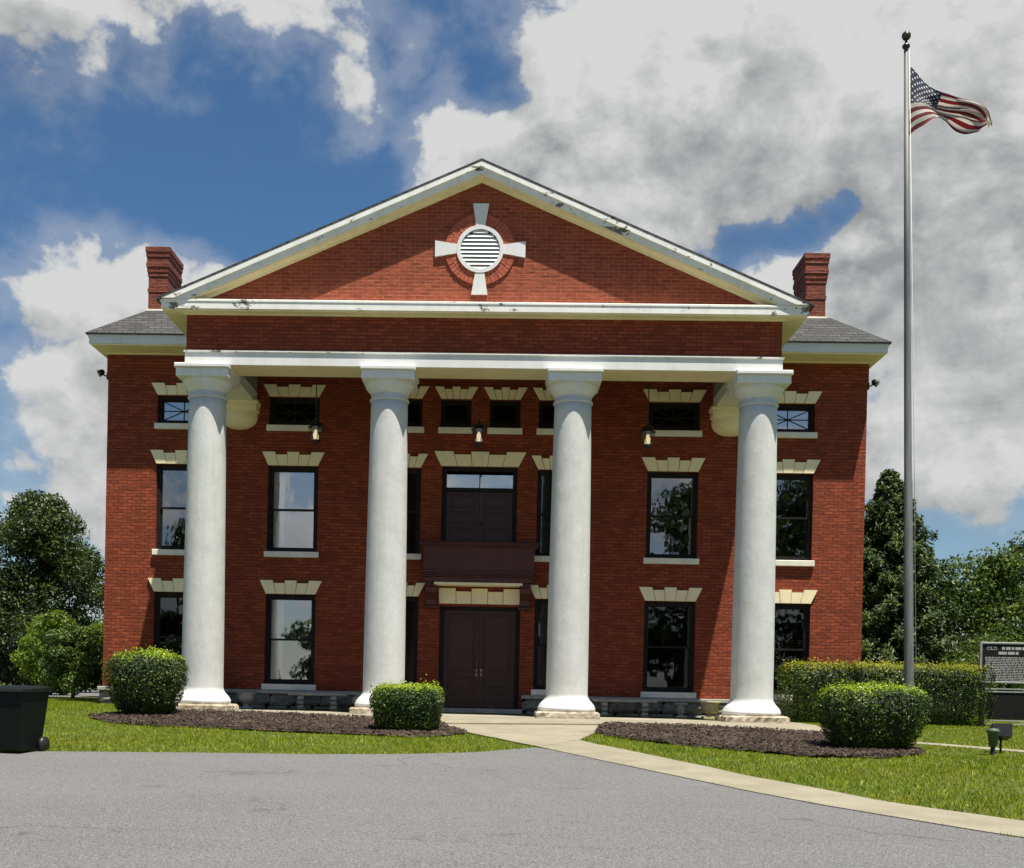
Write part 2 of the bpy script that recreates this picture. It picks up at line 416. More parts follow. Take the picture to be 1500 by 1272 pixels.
# terrain sheet
def terrain():
    xs = np.r_[-700, -300, -120, -60, np.arange(-30, 31, 1.0), 60, 120, 300, 700]
    ys = np.r_[-220, -120, -60, -40, np.arange(-30, 20.1, .5), 30, 60, 120, 300, 900]
    X, Y = np.meshgrid(xs, ys); Z = gz(Y)
    V = np.c_[X.ravel(), Y.ravel(), Z.ravel()]
    m = len(xs); i = np.arange(len(ys)-1)[:, None]*m+np.arange(m-1)[None, :]
    F = np.stack([i, i+1, i+m+1, i+m], -1).reshape(-1, 4)
    return tag(np_mesh('ground', V, F, M['soil']), 'grassy ground around the brick building', 'ground', kind='structure')
terrain()
tag(ribbon('road', GF+WO[1:], [(-40, -80), (60, -80)], 160, 120, .012, M['asphalt'], 1.6, .02), 'worn grey asphalt drive in the foreground', 'road', kind='structure')
tag(ribbon('parking_lot', [(-60, 6.0), (-9.9, 6.0)], [(-60, 26), (-9.9, 26)], 20, 30, .012, M['asphalt'], 1, .02), 'grey asphalt lot beyond the left shrubs', 'lot', kind='structure')
tag(ribbon('walkway', WI, WO, 90, 6, .022, M['concrete'], 1, .03), 'pale concrete walkway slanting along the edge of the asphalt', 'walkway', kind='structure')
tag(ribbon('path', PL, PR, 24, 12, .026, M['concrete'], 1, .04), 'pale concrete path from the porch to the asphalt', 'path', kind='structure')
tag(ribbon('side_path', SP_A, SP_B, 20, 4, .012, M['concrete'], 1, .03), 'narrow concrete strip crossing the right lawn', 'path', kind='structure')
AB = [(-6.55, -3.70), (6.75, -3.70)]
def apron_z(x, y, t): return (1-t)*(gz(y)+.055)+t*(-.004)
tag(ribbon('porch_apron', AF, AB, 60, 8, 0, M['concrete'], 1, .14, apron_z), 'pale concrete apron in front of the columns', 'pavement', kind='structure')

# mulch beds with bark chips, counted by nobody
def mulch(poly, n, label):
    p = np.array(poly); c = p.mean(0)
    # bed: triangulated by bmesh
    import bmesh
    bm = bmesh.new(); vs = [bm.verts.new((x, y, float(gz(y))+.03)) for x, y in poly]
    f = bm.faces.new(vs); bmesh.ops.triangulate(bm, faces=[f])
    bmesh.ops.subdivide_edges(bm, edges=bm.edges, cuts=5, use_grid_fill=True)
    for v in bm.verts: v.co.z = float(gz(v.co.y))+.03+random.uniform(-.012, .02)
    bv = np.array([v.co[:] for v in bm.verts]); bm.verts.index_update()
    bf = np.array([[v.index for v in f.verts] for f in bm.faces if len(f.verts) == 3]); bm.free()
    lo, hi = p.min(0)-.05, p.max(0)+.05
    q = RNG.uniform(lo, hi, (n*3, 2)); q = q[pip(q[:, 0], q[:, 1], poly)][:n]
    n = len(q); L = RNG.uniform(.03, .085, n); W = RNG.uniform(.012, .032, n)
    a = RNG.uniform(0, np.pi, n); tl = RNG.normal(0, .35, n)
    dx = np.c_[np.cos(a)*np.cos(tl), np.sin(a)*np.cos(tl), np.sin(tl)]*L[:, None]/2
    dy = np.c_[-np.sin(a), np.cos(a), RNG.normal(0, .35, n)]*W[:, None]/2
    C0 = np.c_[q, gz(q[:, 1])+.045+RNG.uniform(0, .035, n)]
    up = np.zeros((n, 3)); up[:, 2] = .012
    V = np.stack([C0-dx-dy, C0+dx-dy, C0+dx+dy, C0-dx+dy, C0-dx*.7+up, C0+dx*.7+up], 1).reshape(-1, 3)
    i = np.arange(n)[:, None]*6
    F = np.concatenate([i+np.array([[0, 1, 5]]), i+np.array([[0, 5, 4]]), i+np.array([[2, 3, 4]]), i+np.array([[2, 4, 5]]), i+np.array([[1, 2, 5]]), i+np.array([[3, 0, 4]])], 0)
    o = np_mesh('mulch', np.vstack([V, bv]), np.vstack([F, bf+len(V)]), M['mulch'])
    return tag(o, label, 'mulch', kind='stuff')
mulch(ML, 9000, 'dark bark mulch bed left of the entrance path')
mulch(MR, 9000, 'dark bark mulch bed right of the entrance path')

# ------------------------------------------------------------------ THE BUILDING
B = empty('brick_building', (0, 0, 0))
tag(B, 'red brick civic building with four white columns under a gabled pediment', 'building')
AX = -.07            # the gable apex sits a hand left of the middle

Z3, Z2, Z1 = (6.68, 7.35), (3.71, 5.73), (.59, 2.71)
SX = {'porch': [(-5.043, -3.855), (3.855, 5.043)], 'wing': [(-7.70, -6.51), (6.51, 7.70)], 'slim': [(-2.17, -1.43), (1.30, 2.04)], 'mid': [(-1.0, -.28), (.15, .87)]}
holes = []
for k in ('porch', 'wing', 'slim'):
    for xx in SX[k]:
        for zz in (Z1, Z2, Z3): holes.append((*xx, *zz))
for xx in SX['mid']: holes.append((*xx, *Z3))
BALC = (-.94, .83, 3.98, 5.77); DOOR = (-.93, .96, .12, 2.50)
holes += [BALC, DOOR]

def wall_cells(mb, x0, x1, z0, z1, holes, y0, y1):
    xs = sorted({x0, x1, *[h[0] for h in holes], *[h[1] for h in holes]}); zs = sorted({z0, z1, *[h[2] for h in holes], *[h[3] for h in holes]})
    vid = {}
    def v(x, y, z):
        k = (x, y, z)
        if k not in vid: vid[k] = len(mb.v); mb.v.append(k)
        return vid[k]
    def face(*q): mb.f.append(tuple(v(*p) for p in q)); mb.sm.append(False)
    solid = {}
    for i in range(len(xs)-1):
        for j in range(len(zs)-1):
            cx, cz = (xs[i]+xs[i+1])/2, (zs[j]+zs[j+1])/2
            solid[i, j] = not any(h[0] < cx < h[1] and h[2] < cz < h[3] for h in holes)
    for (i, j), s in solid.items():
        if not s: continue
        a, b, c, d = xs[i], xs[i+1], zs[j], zs[j+1]
        face((a, y0, c), (b, y0, c), (b, y0, d), (a, y0, d)); face((a, y1, d), (b, y1, d), (b, y1, c), (a, y1, c))
        if not solid.get((i-1, j), False): face((a, y0, c), (a, y0, d), (a, y1, d), (a, y1, c))
        if not solid.get((i+1, j), False): face((b, y0, d), (b, y0, c), (b, y1, c), (b, y1, d))
        if not solid.get((i, j-1), False): face((b, y0, c), (a, y0, c), (a, y1, c), (b, y1, c))
        if not solid.get((i, j+1), False): face((a, y0, d), (b, y0, d), (b, y1, d), (a, y1, d))

W = 8.89; DEP = 13.0
mb = MB(); wall_cells(mb, -W, W, -.3, 8.285, holes, 0, .34)
mb.box(-W, -W+.34, .34, DEP, -.3, 8.285); mb.box(W-.34, W, .34, DEP, -.3, 8.285); mb.box(-W+.34, W-.34, DEP-.34, DEP, -.3, 8.285)
wall = mb.build('wall', M['brick'], B)
# projecting brick band near the top of the wings
for s in (-1, 1):
    mb = MB(); a, b = sorted((s*6.16, s*(W+.022))); mb.box(a, b, -.022, 0.0, 7.80, 8.28)
    a, b = sorted((s*W, s*(W+.022))); mb.box(a, b, 0, DEP, 7.80, 8.28)
    mb.build('brick_band', M['brick'], wall)
# floors and partitions inside keep the rooms dark
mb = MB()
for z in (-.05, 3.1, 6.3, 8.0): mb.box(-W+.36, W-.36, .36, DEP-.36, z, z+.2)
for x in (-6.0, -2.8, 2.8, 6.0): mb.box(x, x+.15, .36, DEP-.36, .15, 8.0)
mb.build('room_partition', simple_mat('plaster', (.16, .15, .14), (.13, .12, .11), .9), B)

# rock-faced stone base with a dressed ledge
def stone_base():
    mb = MB(); led = MB()
    for (a, b) in ((-W-.06, -1.02), (1.04, W+.06)):
        mb = MB(); led = MB()
        for r, (z0, z1) in enumerate(((-.28, .08), (.08, .36))):
            x = a
            while x < b-.05:
                w = min(random.uniform(.45, .85), b-x)
                if b-x-w < .25: w = b-x
                nx, nzv = 7, 5; y0 = -.06
                vs = []; fs = []
                for j in range(nzv):
                    for i in range(nx):
                        u, t = i/(nx-1), j/(nzv-1)
                        edge = min(u, 1-u)*w/.07; edge = min(1, edge, min(t, 1-t)*(z1-z0)/.05)
                        vs.append((x+.006+u*(w-.012), y0-edge*(.02+random.uniform(0, .055)), z0+.006+t*(z1-z0-.012)))
                for j in range(nzv-1):
                    for i in range(nx-1): fs.append((j*nx+i, j*nx+i+1, (j+1)*nx+i+1, (j+1)*nx+i))
                mb.add(vs, fs); mb.box(x+.006, x+w-.006, y0, -.002, z0+.006, z1-.006)
                x += w
        led.box(a-.02, b+.02, -.15, -.002, .36, .45, .012)
        o = mb.build('stone_base', M['stone'], B); led.build('ledge', M['caststone'], o)
stone_base()

# windows -----------------------------------------------------------
def lintel_mesh(x0, x1, z0, z1, flare, proud=.05, five=True):
    """five voussoirs, the ends and the middle one standing taller"""
    mb = MB(); w = x1-x0; g = .006
    lo = [0, .21, .40, .60, .79, 1.0]; n = 5
    tops = [1, .80, 1, .80, 1]; zh = z1-z0
    X0, X1 = x0-flare, x1+flare
    for k in range(n):
        a, b = lo[k], lo[k+1]
        def tp(t, h):  # point on joint t at height fraction h
            xb, xt = x0+(x1-x0)*t, X0+(X1-X0)*(t if 0 < t < 1 else t)
            return (xb+(xt-xb)*h, z0+zh*h)
        h = tops[k]
        p = [tp(a, 0), tp(b, 0), tp(b, h), tp(a, h)]
        p = [(p[0][0]+g*(k > 0), p[0][1]), (p[1][0]-g*(k < n-1), p[1][1]), (p[2][0]-g*(k < n-1), p[2][1]), (p[3][0]+g*(k > 0), p[3][1])]
        mb.prism(p, -proud-(.006 if k % 2 == 0 else 0), -.002)
    return mb

def window(x0, x1, z0, z1, style, glass='glass', curtain=None, flare=.15, lh=.37, mull=False, lab=None):
    fw = .075 if x1-x0 > .9 else .06; y = .10
    mb = MB()      # outer brick mould and box frame
    mb.box(x0+.002, x0+fw, y, .24, z0+.002, z1-.002); mb.box(x1-fw, x1-.002, y, .24, z0+.002, z1-.002)
    mb.box(x0+fw, x1-fw, y+.001, .24, z1-fw-.01, z1-.002); mb.box(x0+fw, x1-fw, y+.001, .24, z0+.002, z0+fw)
    win = mb.build('window', M['frame'], B)
    if lab: win['label'] = lab
    a, b, c, d = x0+fw, x1-fw, z0+fw, z1-fw-.01
    sash = MB(); r = .042
    if style == 'hung':
        m = (c+d)/2+.0
        for (p, q, yy) in ((c, m+.02, .165), (m-.02, d, .125)):
            sash.box(a, a+r, yy, yy+.035, p, q); sash.box(b-r, b, yy, yy+.035, p, q)
            sash.box(a+r, b-r, yy+.001, yy+.034, p, p+r); sash.box(a+r, b-r, yy+.001, yy+.034, q-r, q)
        if mull: sash.box((a+b)/2-.011, (a+b)/2+.011, .168, .198, c+r, m-.02)
    else:
        yy = .15; xm, zm = (a+b)/2, (c+d)/2; t = .014
        sash.box(a, a+r, yy, yy+.035, c, d); sash.box(b-r, b, yy, yy+.035, c, d)
        sash.box(a+r, b-r, yy+.001, yy+.034, c, c+r); sash.box(a+r, b-r, yy+.001, yy+.034, d-r, d)
        if style == 'star':
            sash.box(xm-t*.8, xm+t*.8, yy+.003, yy+.028, c+r, d-r); sash.box(a+r, b-r, yy+.005, yy+.026, zm-t*.8, zm+t*.8)
            for (p, q) in (((a+r, c+r), (b-r, d-r)), ((a+r, d-r), (b-r, c+r))):
                dx, dz = q[0]-p[0], q[1]-p[1]; L = math.hypot(dx, dz); nx, nz_ = -dz/L*t*.8, dx/L*t*.8
                sash.prism([(p[0]+nx, p[1]+nz_), (p[0]-nx, p[1]-nz_), (q[0]-nx, q[1]-nz_), (q[0]+nx, q[1]+nz_)], yy+.007, yy+.024)
    sash.build('sash', M['frame'], win)
    p = MB()
    if style == 'hung':
        m = (c+d)/2; tl = random.uniform(-.004, .004)
        p.add([(a+r, .180, c+r), (b-r, .180+tl, c+r), (b-r, .180+tl, m-.02), (a+r, .180, m-.02)], [(0, 1, 2, 3)])
        p.add([(a+r, .142, m+.02), (b-r, .142-tl, m+.02), (b-r, .142-tl, d-r), (a+r, .142, d-r)], [(0, 1, 2, 3)])
    else: p.add([(a+r, .166, c+r), (b-r, .166, c+r), (b-r, .166, d-r), (a+r, .166, d-r)], [(0, 1, 2, 3)])
    p.build('pane', M[glass], win)
    s = MB(); s.box(x0-.05, x1+.05, -.085, .098, z0-.135, z0, .01); s.build('sill', M['sillpaint'], win)
    lintel_mesh(x0+.01, x1-.01, z1+.004, z1+lh-.05, flare).build('lintel', M['lintel'], win)
    if curtain:
        u0, u1 = curtain; n = 40; vs = []; xa, xb = a+(b-a)*u0, a+(b-a)*u1
        for i in range(n+1):
            xx = xa+(xb-xa)*i/n; yy = .30+.022*math.sin(i*.95)+.008*math.sin(i*2.3)
            vs += [(xx, yy, c+.01), (xx, yy, d-.01)]
        cm = MB(); cm.add(vs, [(2*i, 2*i+2, 2*i+3, 2*i+1) for i in range(n)], True)
        cm.build('curtain', M['curtain'], win)
    return win

for k, (x0, x1) in enumerate(SX['porch']):
    g = 'glass' if k == 0 else 'glass'
    window(x0, x1, *Z1, 'hung', g if k == 0 else 'glass_dark', (0, .30) if k == 0 else None)
    window(x0, x1, *Z2, 'hung', g if k == 0 else 'glass_mid', (0, .26) if k == 0 else None, mull=(k == 1))
    window(x0, x1, *Z3, 'star', 'glass_dark', lh=.33)
for k, (x0, x1) in enumerate(SX['wing']):
    window(x0, x1, *Z1, 'hung', 'glass_dark', (.0, .12) if k else None)
    window(x0, x1, *Z2, 'hung', 'glass_mid', mull=False)
    window(x0, x1, *Z3, 'star', 'glass', lh=.33)
for (x0, x1) in SX['slim']:
    for zz in (Z1, Z2): window(x0, x1, *zz, 'hung', 'glass_dark', flare=.16)
    window(x0, x1, *Z3, 'plain', 'glass_dark', flare=.16, lh=.33)
for (x0, x1) in SX['mid']: window(x0, x1, *Z3, 'plain', 'glass_dark', flare=.155, lh=.33)

# doors --------------------------------------------------------------
def panel(mb, x0, x1, z0, z1, y):
    """raised and fielded panel with its moulding"""
    mb.box(x0, x1, y-.022, y, z0, z0+.025); mb.box(x0, x1, y-.022, y, z1-.025, z1)
    mb.box(x0, x0+.02, y-.021, y, z0+.025, z1-.025); mb.box(x1-.02, x1, y-.021, y, z0+.025, z1-.025)
    mb.box(x0+.05, x1-.05, y-.008, y, z0+.05, z1-.05, .006)

def double_door(x0, x1, z0, z1, panels, name, transom=None, lintel=None, lflare=0.0):
    f = MB(); fw = .105; y = .10
    zt = transom[0] if transom else z1
    f.box(x0+.002, x0+fw, y, .28, z0, z1-.002); f.box(x1-fw, x1-.002, y, .28, z0, z1-.002); f.box(x0+fw, x1-fw, y+.002, .28, z1-fw*.75, z1-.002)
    if transom: f.box(x0+fw, x1-fw, y+.002, .28, transom[0]-.09, transom[0])
    fr = f.build('door_frame', M['frame'], B)
    a, b = x0+fw, x1-fw; m = (a+b)/2; top = (transom[0]-.09) if transom else z1-fw*.75
    if transom:
        p = MB(); p.add([(a, .19, transom[0]), (b, .19, transom[0]), (b, .19, transom[1]), (a, .19, transom[1])], [(0, 1, 2, 3)]); p.build('transom_pane', M['glass'], fr)
        sh = MB(); sh.box(a, b, .215, .235, transom[0], transom[1]); sh.build('transom_blind', M['curtain'], fr)
        l = MB(); l.box(m-.011, m+.011, .165, .188, transom[0], transom[1]); l.build('transom_bar', M['frame'], fr)
    for s, (u, v) in enumerate(((a+.003, m-.003), (m+.003, b-.003))):
        d = MB(); d.box(u, v, .185, .235, z0+.015, top-.004); st = .105
        for (p0, p1) in panels:
            zz0, zz1 = z0+(top-z0)*p0, z0+(top-z0)*p1
            d.box(u+st-.02, v-st+.02, .1835, .1849, zz0-.02, zz1+.02)
            panel(d, u+st, v-st, zz0, zz1, .183)
        # stiles and rails stand proud
        d.box(u, u+st-.03, .152, .185, z0+.016, top-.005); d.box(v-st+.03, v, .152, .185, z0+.016, top-.005)
        zs = [z0+.016]+[z0+(top-z0)*q for pr in panels for q in pr]+[top-.005]
        for i in range(0, len(zs), 2):
            z_a, z_b = zs[i]+(.03 if i else 0), zs[i+1]-(.03 if i < len(zs)-2 else 0)
            d.box(u+st-.03, v-st+.03, .153, .185, z_a, z_b)
        leaf = d.build('door', M['door'], B)
        h = MB(); hx = m-.055 if s == 0 else m+.055; hz = z0+(top-z0)*.40
        if name == 'entrance':
            if s == 0:
                h.tube([(hx, .152, hz), (hx, .10, hz), (hx, .10, hz+.22), (hx, .152, hz+.22)], .009, 8)
            h.lathe([(0, -.028), (.024, -.014), (.027, 0), (.024, .014), (0, .028)], hx, .128, 12, True, hz-.08)
            h.box(hx-.02, hx+.02, .144, .1515, hz-.16, hz-.0)
        else:
            h.lathe([(0, -.024), (.02, -.012), (.024, 0), (.02, .012), (0, .024)], hx, .130, 12, True, hz)
        h.build('handle', M['brass'] if name == 'entrance' else M['blackmetal'], leaf)
    if lintel: lintel_mesh(*lintel, lflare).build('lintel', M['lintel'], fr)
    return fr
double_door(*DOOR, [(.05, .155), (.20, .31), (.37, .955)], 'entrance', None, (-.945, .945, 2.56, 2.92), .012)
double_door(BALC[0], BALC[1], BALC[2], BALC[3], [(.06, .29), (.39, .60), (.70, .93)], 'balcony', (5.30, 5.62), (-.96, .85, 5.78, 6.12), .17)
s = MB(); s.box(-1.0, 1.05, -.34, -.002, .0, .115, .012); s.box(-.93, .96, 0, .30, .05, .118); s.build('door_step', M['caststone'], B)

# balcony box over the entrance -------------------------------------
b_ = MB(); cx = -.03
def ring(hw, yf, z0, z1, bev=.01): b_.box(cx-hw, cx+hw, yf, -.002, z0, z1, bev)
ring(1.28, -.50, 3.30, 3.80, 0); ring(1.30, -.525, 3.80, 3.84); ring(1.335, -.56, 3.84, 3.875); ring(1.375, -.60, 3.875, 3.915); ring(1.39, -.615, 3.915, 3.945)
ring(1.305, -.525, 3.245, 3.30); ring(1.27, -.495, 3.185, 3.245); ring(1.295, -.52, 3.15, 3.185); ring(1.245, -.475, 3.03, 3.15)
bal = b_.build('balcony', M['maroon'], B)
s = MB(); s.box(cx-1.02, cx+1.02, -.46, -.002, 2.965, 3.028, .008); s.build('slab', M['lintel'], bal)
for sx in (-1, 1):
    k = MB(); x = cx+sx*1.09
    prof = [(-.02, 3.02), (-.44, 3.02), (-.46, 2.94), (-.40, 2.90), (-.36, 2.80), (-.26, 2.72), (-.17, 2.64), (-.15, 2.52), (-.02, 2.50)]
    n = len(prof); vs = [(x-.125, y, z) for y, z in prof]+[(x+.125, y, z) for y, z in prof]
    fs = [tuple(range(n)), tuple(range(2*n-1, n-1, -1))]+[((i+1) % n, i, n+i, n+(i+1) % n) for i in range(n)]
    k.add(vs, fs); k.box(x-.15, x+.15, -.17, -.002, 2.44, 2.50, .01)
    k.build('bracket', M['maroon'], bal)

# porch floor, columns ----------------------------------------------
s = MB(); s.box(-6.75, 6.75, -3.72, -.16, -.25, 0.0); s.build('porch_floor', M['porch'], B)
COLY = -2.9
for k, x in enumerate((-5.775, -1.925, 1.925, 5.775)):
    c = MB(); prof = []
    for i in range(25):
        t = i/24; z = .50+(6.53-.50)*t; r = .438-.053*(t**1.5)
        prof.append((r, z))
    prof = [(.47, .40), (.449, .43), (.441, .47)]+prof
    prof += [(.384, 6.53), (.405, 6.54), (.418, 6.565), (.405, 6.59), (.384, 6.60), (.384, 6.70)]
    c.lathe(prof, x, COLY, 64)
    shaft = c.build('column', M['stucco'], B)
    b = MB(); b.lathe([(.56, .135), (.60, .15), (.60, .22), (.585, .235), (.58, .26), (.55, .30), (.51, .345), (.48, .375), (.468, .405)], x, COLY, 64)
    b.build('base', M['paint'], shaft)
    p = MB()       # hand-cut plinth, its edges knocked about
    n = 14; ring_pts = []
    hw = .655
    for lev, (z, d) in enumerate(((-.10, .0), (.02, .0), (.10, .0), (.132, .03))):
        row = []
        for side in range(4):
            for i in range(n):
                t = -1+2*i/n; q = [(t, -1), (1, t), (-t, 1), (-1, -t)][side]
                j = random.uniform(-.018, .014)
                m_ = hw-d+j; cr = .97 if (abs(q[0]) > .95 and abs(q[1]) > .95) else 1
                row.append((x+q[0]*m_*cr, COLY+q[1]*m_*cr, z+(random.uniform(-.006, .006) if lev > 1 else 0)))
        ring_pts.append(row)
    vs = sum(ring_pts, []); N = 4*n; fs = [tuple(range(3*N, 4*N))]
    for l in range(3):
        for i in range(N): fs.append((l*N+i, l*N+(i+1) % N, (l+1)*N+(i+1) % N, (l+1)*N+i))
    p.add(vs, fs); p.build('plinth', M['plinth'], shaft)
    cap = MB(); cap.lathe([(.386, 6.68), (.41, 6.72), (.455, 6.77), (.495, 6.83), (.512, 6.88), (.508, 6.92)], x, COLY, 64)
    cap.box(x-.545, x+.545, COLY-.545, COLY+.545, 6.92, 7.09, .01); cap.box(x-.572, x+.572, COLY-.600, COLY+.572, 7.09, 7.178, .018)
    cap.build('capital', M['paint'], shaft)

# entablature, side beams and ceiling -------------------------------
HX = 6.14
e = MB(); e.box(-HX-.02, HX+.02, -3.345, -2.46, 7.18, 7.435)
for sx in (-1, 1):
    a, b = sorted((sx*5.34, sx*(HX+.02))); e.box(a, b, -2.46, -.004, 7.18, 7.435)
ent = e.build('architrave', M['paint'], B)
e = MB(); e.box(-HX-.05, HX+.05, -3.375, -2.48, 7.435, 7.475, .01)
for sx in (-1, 1):
    a, b = sorted((sx*HX, sx*(HX+.05))); e.box(a, b, -2.48, -.024, 7.435, 7.475)
e.build('fillet', M['cornice'], ent)
e = MB(); e.box(-5.33, 5.33, -3.30, -2.49, 7.174, 7.1799)
e.build('soffit', M['cream_bounce'], ent)
e = MB(); e.box(-HX, HX, -3.32, -2.98, 7.475, 8.21)
for sx in (-1, 1):
    a, b = sorted((sx*5.80, sx*HX)); e.box(a, b, -2.98, -.026, 7.475, 8.21)
e.build('frieze', M['brick'], B)
e = MB(); e.box(-5.80, 5.80, -2.98, -2.62, 7.436, 8.0)
for sx in (-1, 1):
    a, b = sorted((sx*5.34, sx*5.80)); e.box(a, b, -2.62, -.004, 7.436, 8.0)
e.box(-5.80, 5.80, -2.98, -.004, 8.0, 8.08)
e.build('porch_ceiling', simple_mat('grey_ceiling_paint', (.26, .25, .22), (.20, .19, .17), .7), B)
for sx in (-1, 1):       # half capitals that carry the side beams at the wall
    c = MB(); x = sx*5.74
    c.box(x-.47, x+.47, -.40, -.004, 6.94, 7.10, .01); c.box(x-.50, x+.50, -.43, -.004, 7.10, 7.179, .014)
    prof = [(.02, 6.56), (.16, 6.575), (.28, 6.62), (.37, 6.69), (.42, 6.78), (.435, 6.86), (.42, 6.94)]
    vs = []; n = len(prof); sg = 24
    for q in range(sg+1):
        a = math.pi+math.pi*q/sg
        for r, z in prof: vs.append((x+r*math.cos(a), -.004+r*.88*math.sin(a), z))
    c.add(vs, [(q*n+i, (q+1)*n+i, (q+1)*n+i+1, q*n+i+1) for q in range(sg) for i in range(n-1)], True)
    c.build('wall_capital', M['cream_bounce'], B)

# horizontal cornice
CX = 6.64
c = MB(); c.box(-CX+.03, CX-.03, -3.590, -3.0, 8.262, 8.395); c.box(-CX, CX, -3.602, -3.0, 8.395, 8.455, .012)
for sx in (-1, 1):
    a, b = sorted((sx*(HX-.3), sx*(CX-.03))); c.box(a, b, -3.0, 1.2, 8.262, 8.395)
    a, b = sorted((sx*(HX-.3), sx*CX)); c.box(a, b, -3.0, 1.2, 8.395, 8.455)
cor = c.build('cornice', M['cornice'], B)
c = MB(); c.box(-CX+.05, CX-.05, -3.525, -3.0, 8.235, 8.262); c.box(-HX-.04, HX+.04, -3.36, -3.0, 8.205, 8.235)
for sx in (-1, 1):
    a, b = sorted((sx*(HX-.3), sx*(CX-.05))); c.box(a, b, -3.0, 1.2, 8.235, 8.262)
    a, b = sorted((sx*(HX-.3), sx*(HX+.04))); c.box(a, b, -3.0, 1.2, 8.205, 8.235)
c.build('soffit', M['cream_bounce'], cor)

# gable: tympanum, raking cornice, roof
APZ = 11.345; TIPX = 6.70; TIPZ = 8.455
def rake(sx, n0, n1, y0, y1, mb, tip=TIPX, zc=8.456):
    """a band under the roof line, n0..n1 below it (measured plumb), from the tip to the apex"""
    tx = sx*tip; sl = (APZ-TIPZ)/abs(sx*TIPX-AX)
    def zl(x): return APZ-abs(x-AX)*sl
    zt0, zt1 = zl(tx)-n0, zl(tx)-n1
    if zt1 >= zc: poly = [(AX, APZ-n0), (tx, zt0), (tx, zt1), (AX, APZ-n1)]
    else:
        xc1 = AX+sx*(APZ-n1-zc)/sl
        if zt0 > zc: poly = [(AX, APZ-n0), (tx, zt0), (tx, zc), (xc1, zc), (AX, APZ-n1)]
        else:
            xc0 = AX+sx*(APZ-n0-zc)/sl; poly = [(AX, APZ-n0), (xc0, zc), (xc1, zc), (AX, APZ-n1)]
    mb.prism(poly, y0, y1)
rf = MB()
for sx in (-1, 1): rake(sx, -.0, .045, -3.655, 9.0, rf, TIPX, 8.0)
roof = rf.build('portico_roof', M['shingle'], B)
rc = MB()
for sx in (-1, 1):
    rake(sx, .046, .155, -3.65, -2.95, rc, TIPX-.03); rake(sx, .155, .275, -3.61, -2.95, rc, TIPX-.06)
rk = rc.build('raking_cornice', M['cornice'], B)
rc = MB()
for sx in (-1, 1): rake(sx, .276, .31, -3.59, -2.96, rc, TIPX-.08); rake(sx, .31, .36, -3.36, -2.97, rc, TIPX-.1)
rc.build('soffit', M['cream_bounce'], rk)
tp = MB(); sl_ = (APZ-TIPZ)/TIPX
tp.prism([(-CX+.1, 8.40), (CX-.1, 8.40), (CX-.1, 8.43), (AX, APZ-.2), (-CX+.1, 8.43)], -3.32, -3.02)
tym = tp.build('tympanum', M['brick_gable'], B)
# oculus: louvred vent, ring, brick arch and four keystones
OX, OZ = AX-.005, 9.615
def annulus(mb, r0, r1, y0, y1, seg=64):
    vs = []; 
    for k in range(seg):
        a = 2*math.pi*k/seg
        for r, y in ((r0, y0), (r1, y0), (r1, y1), (r0, y1)): vs.append((OX+r*math.cos(a), y, OZ+r*math.sin(a)))
    fs = []
    for k in range(seg):
        k2 = (k+1) % seg
        for i in range(4):
            j = (i+1) % 4; fs.append((k*4+i, k*4+j, k2*4+j, k2*4+i))
    mb.add(vs, fs)
ar = MB()
for (r0, r1, n) in ((.49, .605, 44), (.612, .725, 52)):
    for k in range(n):
        a0, a1 = 2*math.pi*(k+.06)/n, 2*math.pi*(k+.94)/n; am = (a0+a1)/2
        if min(abs(((am-q+math.pi) % (2*math.pi))-math.pi) for q in (0, math.pi/2, math.pi, 1.5*math.pi)) < .165: continue
        y = -3.352+random.uniform(-.005, .004)
        P = [(OX+r*math.cos(a), OZ+r*math.sin(a)) for r, a in ((r0, a0), (r1, a0), (r1, a1), (r0, a1))]
        ar.prism(P, y, -3.322)
annulus(ar, .485, .72, -3.338, -3.321)
ar.build('brick_arch', M['arch_brick'], tym)
vr = MB(); annulus(vr, .405, .485, -3.385, -3.30); vr.build('vent_ring', M['paint'], tym)
lv = MB(); n = 10
for k in range(n):
    z = OZ-.405+.81*(k+.5)/n; hw = math.sqrt(max(.01, .415**2-(abs(z-OZ)+.02)**2)) if abs(z-OZ) < .4 else .12
    vs = [(OX-hw, -3.372, z-.036), (OX+hw, -3.372, z-.036), (OX+hw, -3.345, z+.026), (OX-hw, -3.345, z+.026), (OX-hw, -3.366, z-.044), (OX+hw, -3.366, z-.044), (OX+hw, -3.339, z+.018), (OX-hw, -3.339, z+.018)]
    lv.add(vs, [(0, 1, 2, 3), (4, 7, 6, 5), (0, 4, 5, 1), (3, 2, 6, 7), (0, 3, 7, 4), (1, 5, 6, 2)])
vt = lv.build('vent_louvre', M['paint'], tym)
bk = MB(); annulus(bk, .001, .41, -3.330, -3.322); bk.build('vent_backing', M['blackmetal'], tym)
for a in range(4):
    k = MB(); ang = a*math.pi/2; ca, sa = math.cos(ang), math.sin(ang)
    P = [(.475, -.092), (.93, -.165), (.93, .165), (.475, .092)]
    k.prism([(OX+r*ca-t*sa, OZ+r*sa+t*ca) for r, t in P], -3.375, -3.322)
    k.build('keystone', M['paint'], tym)

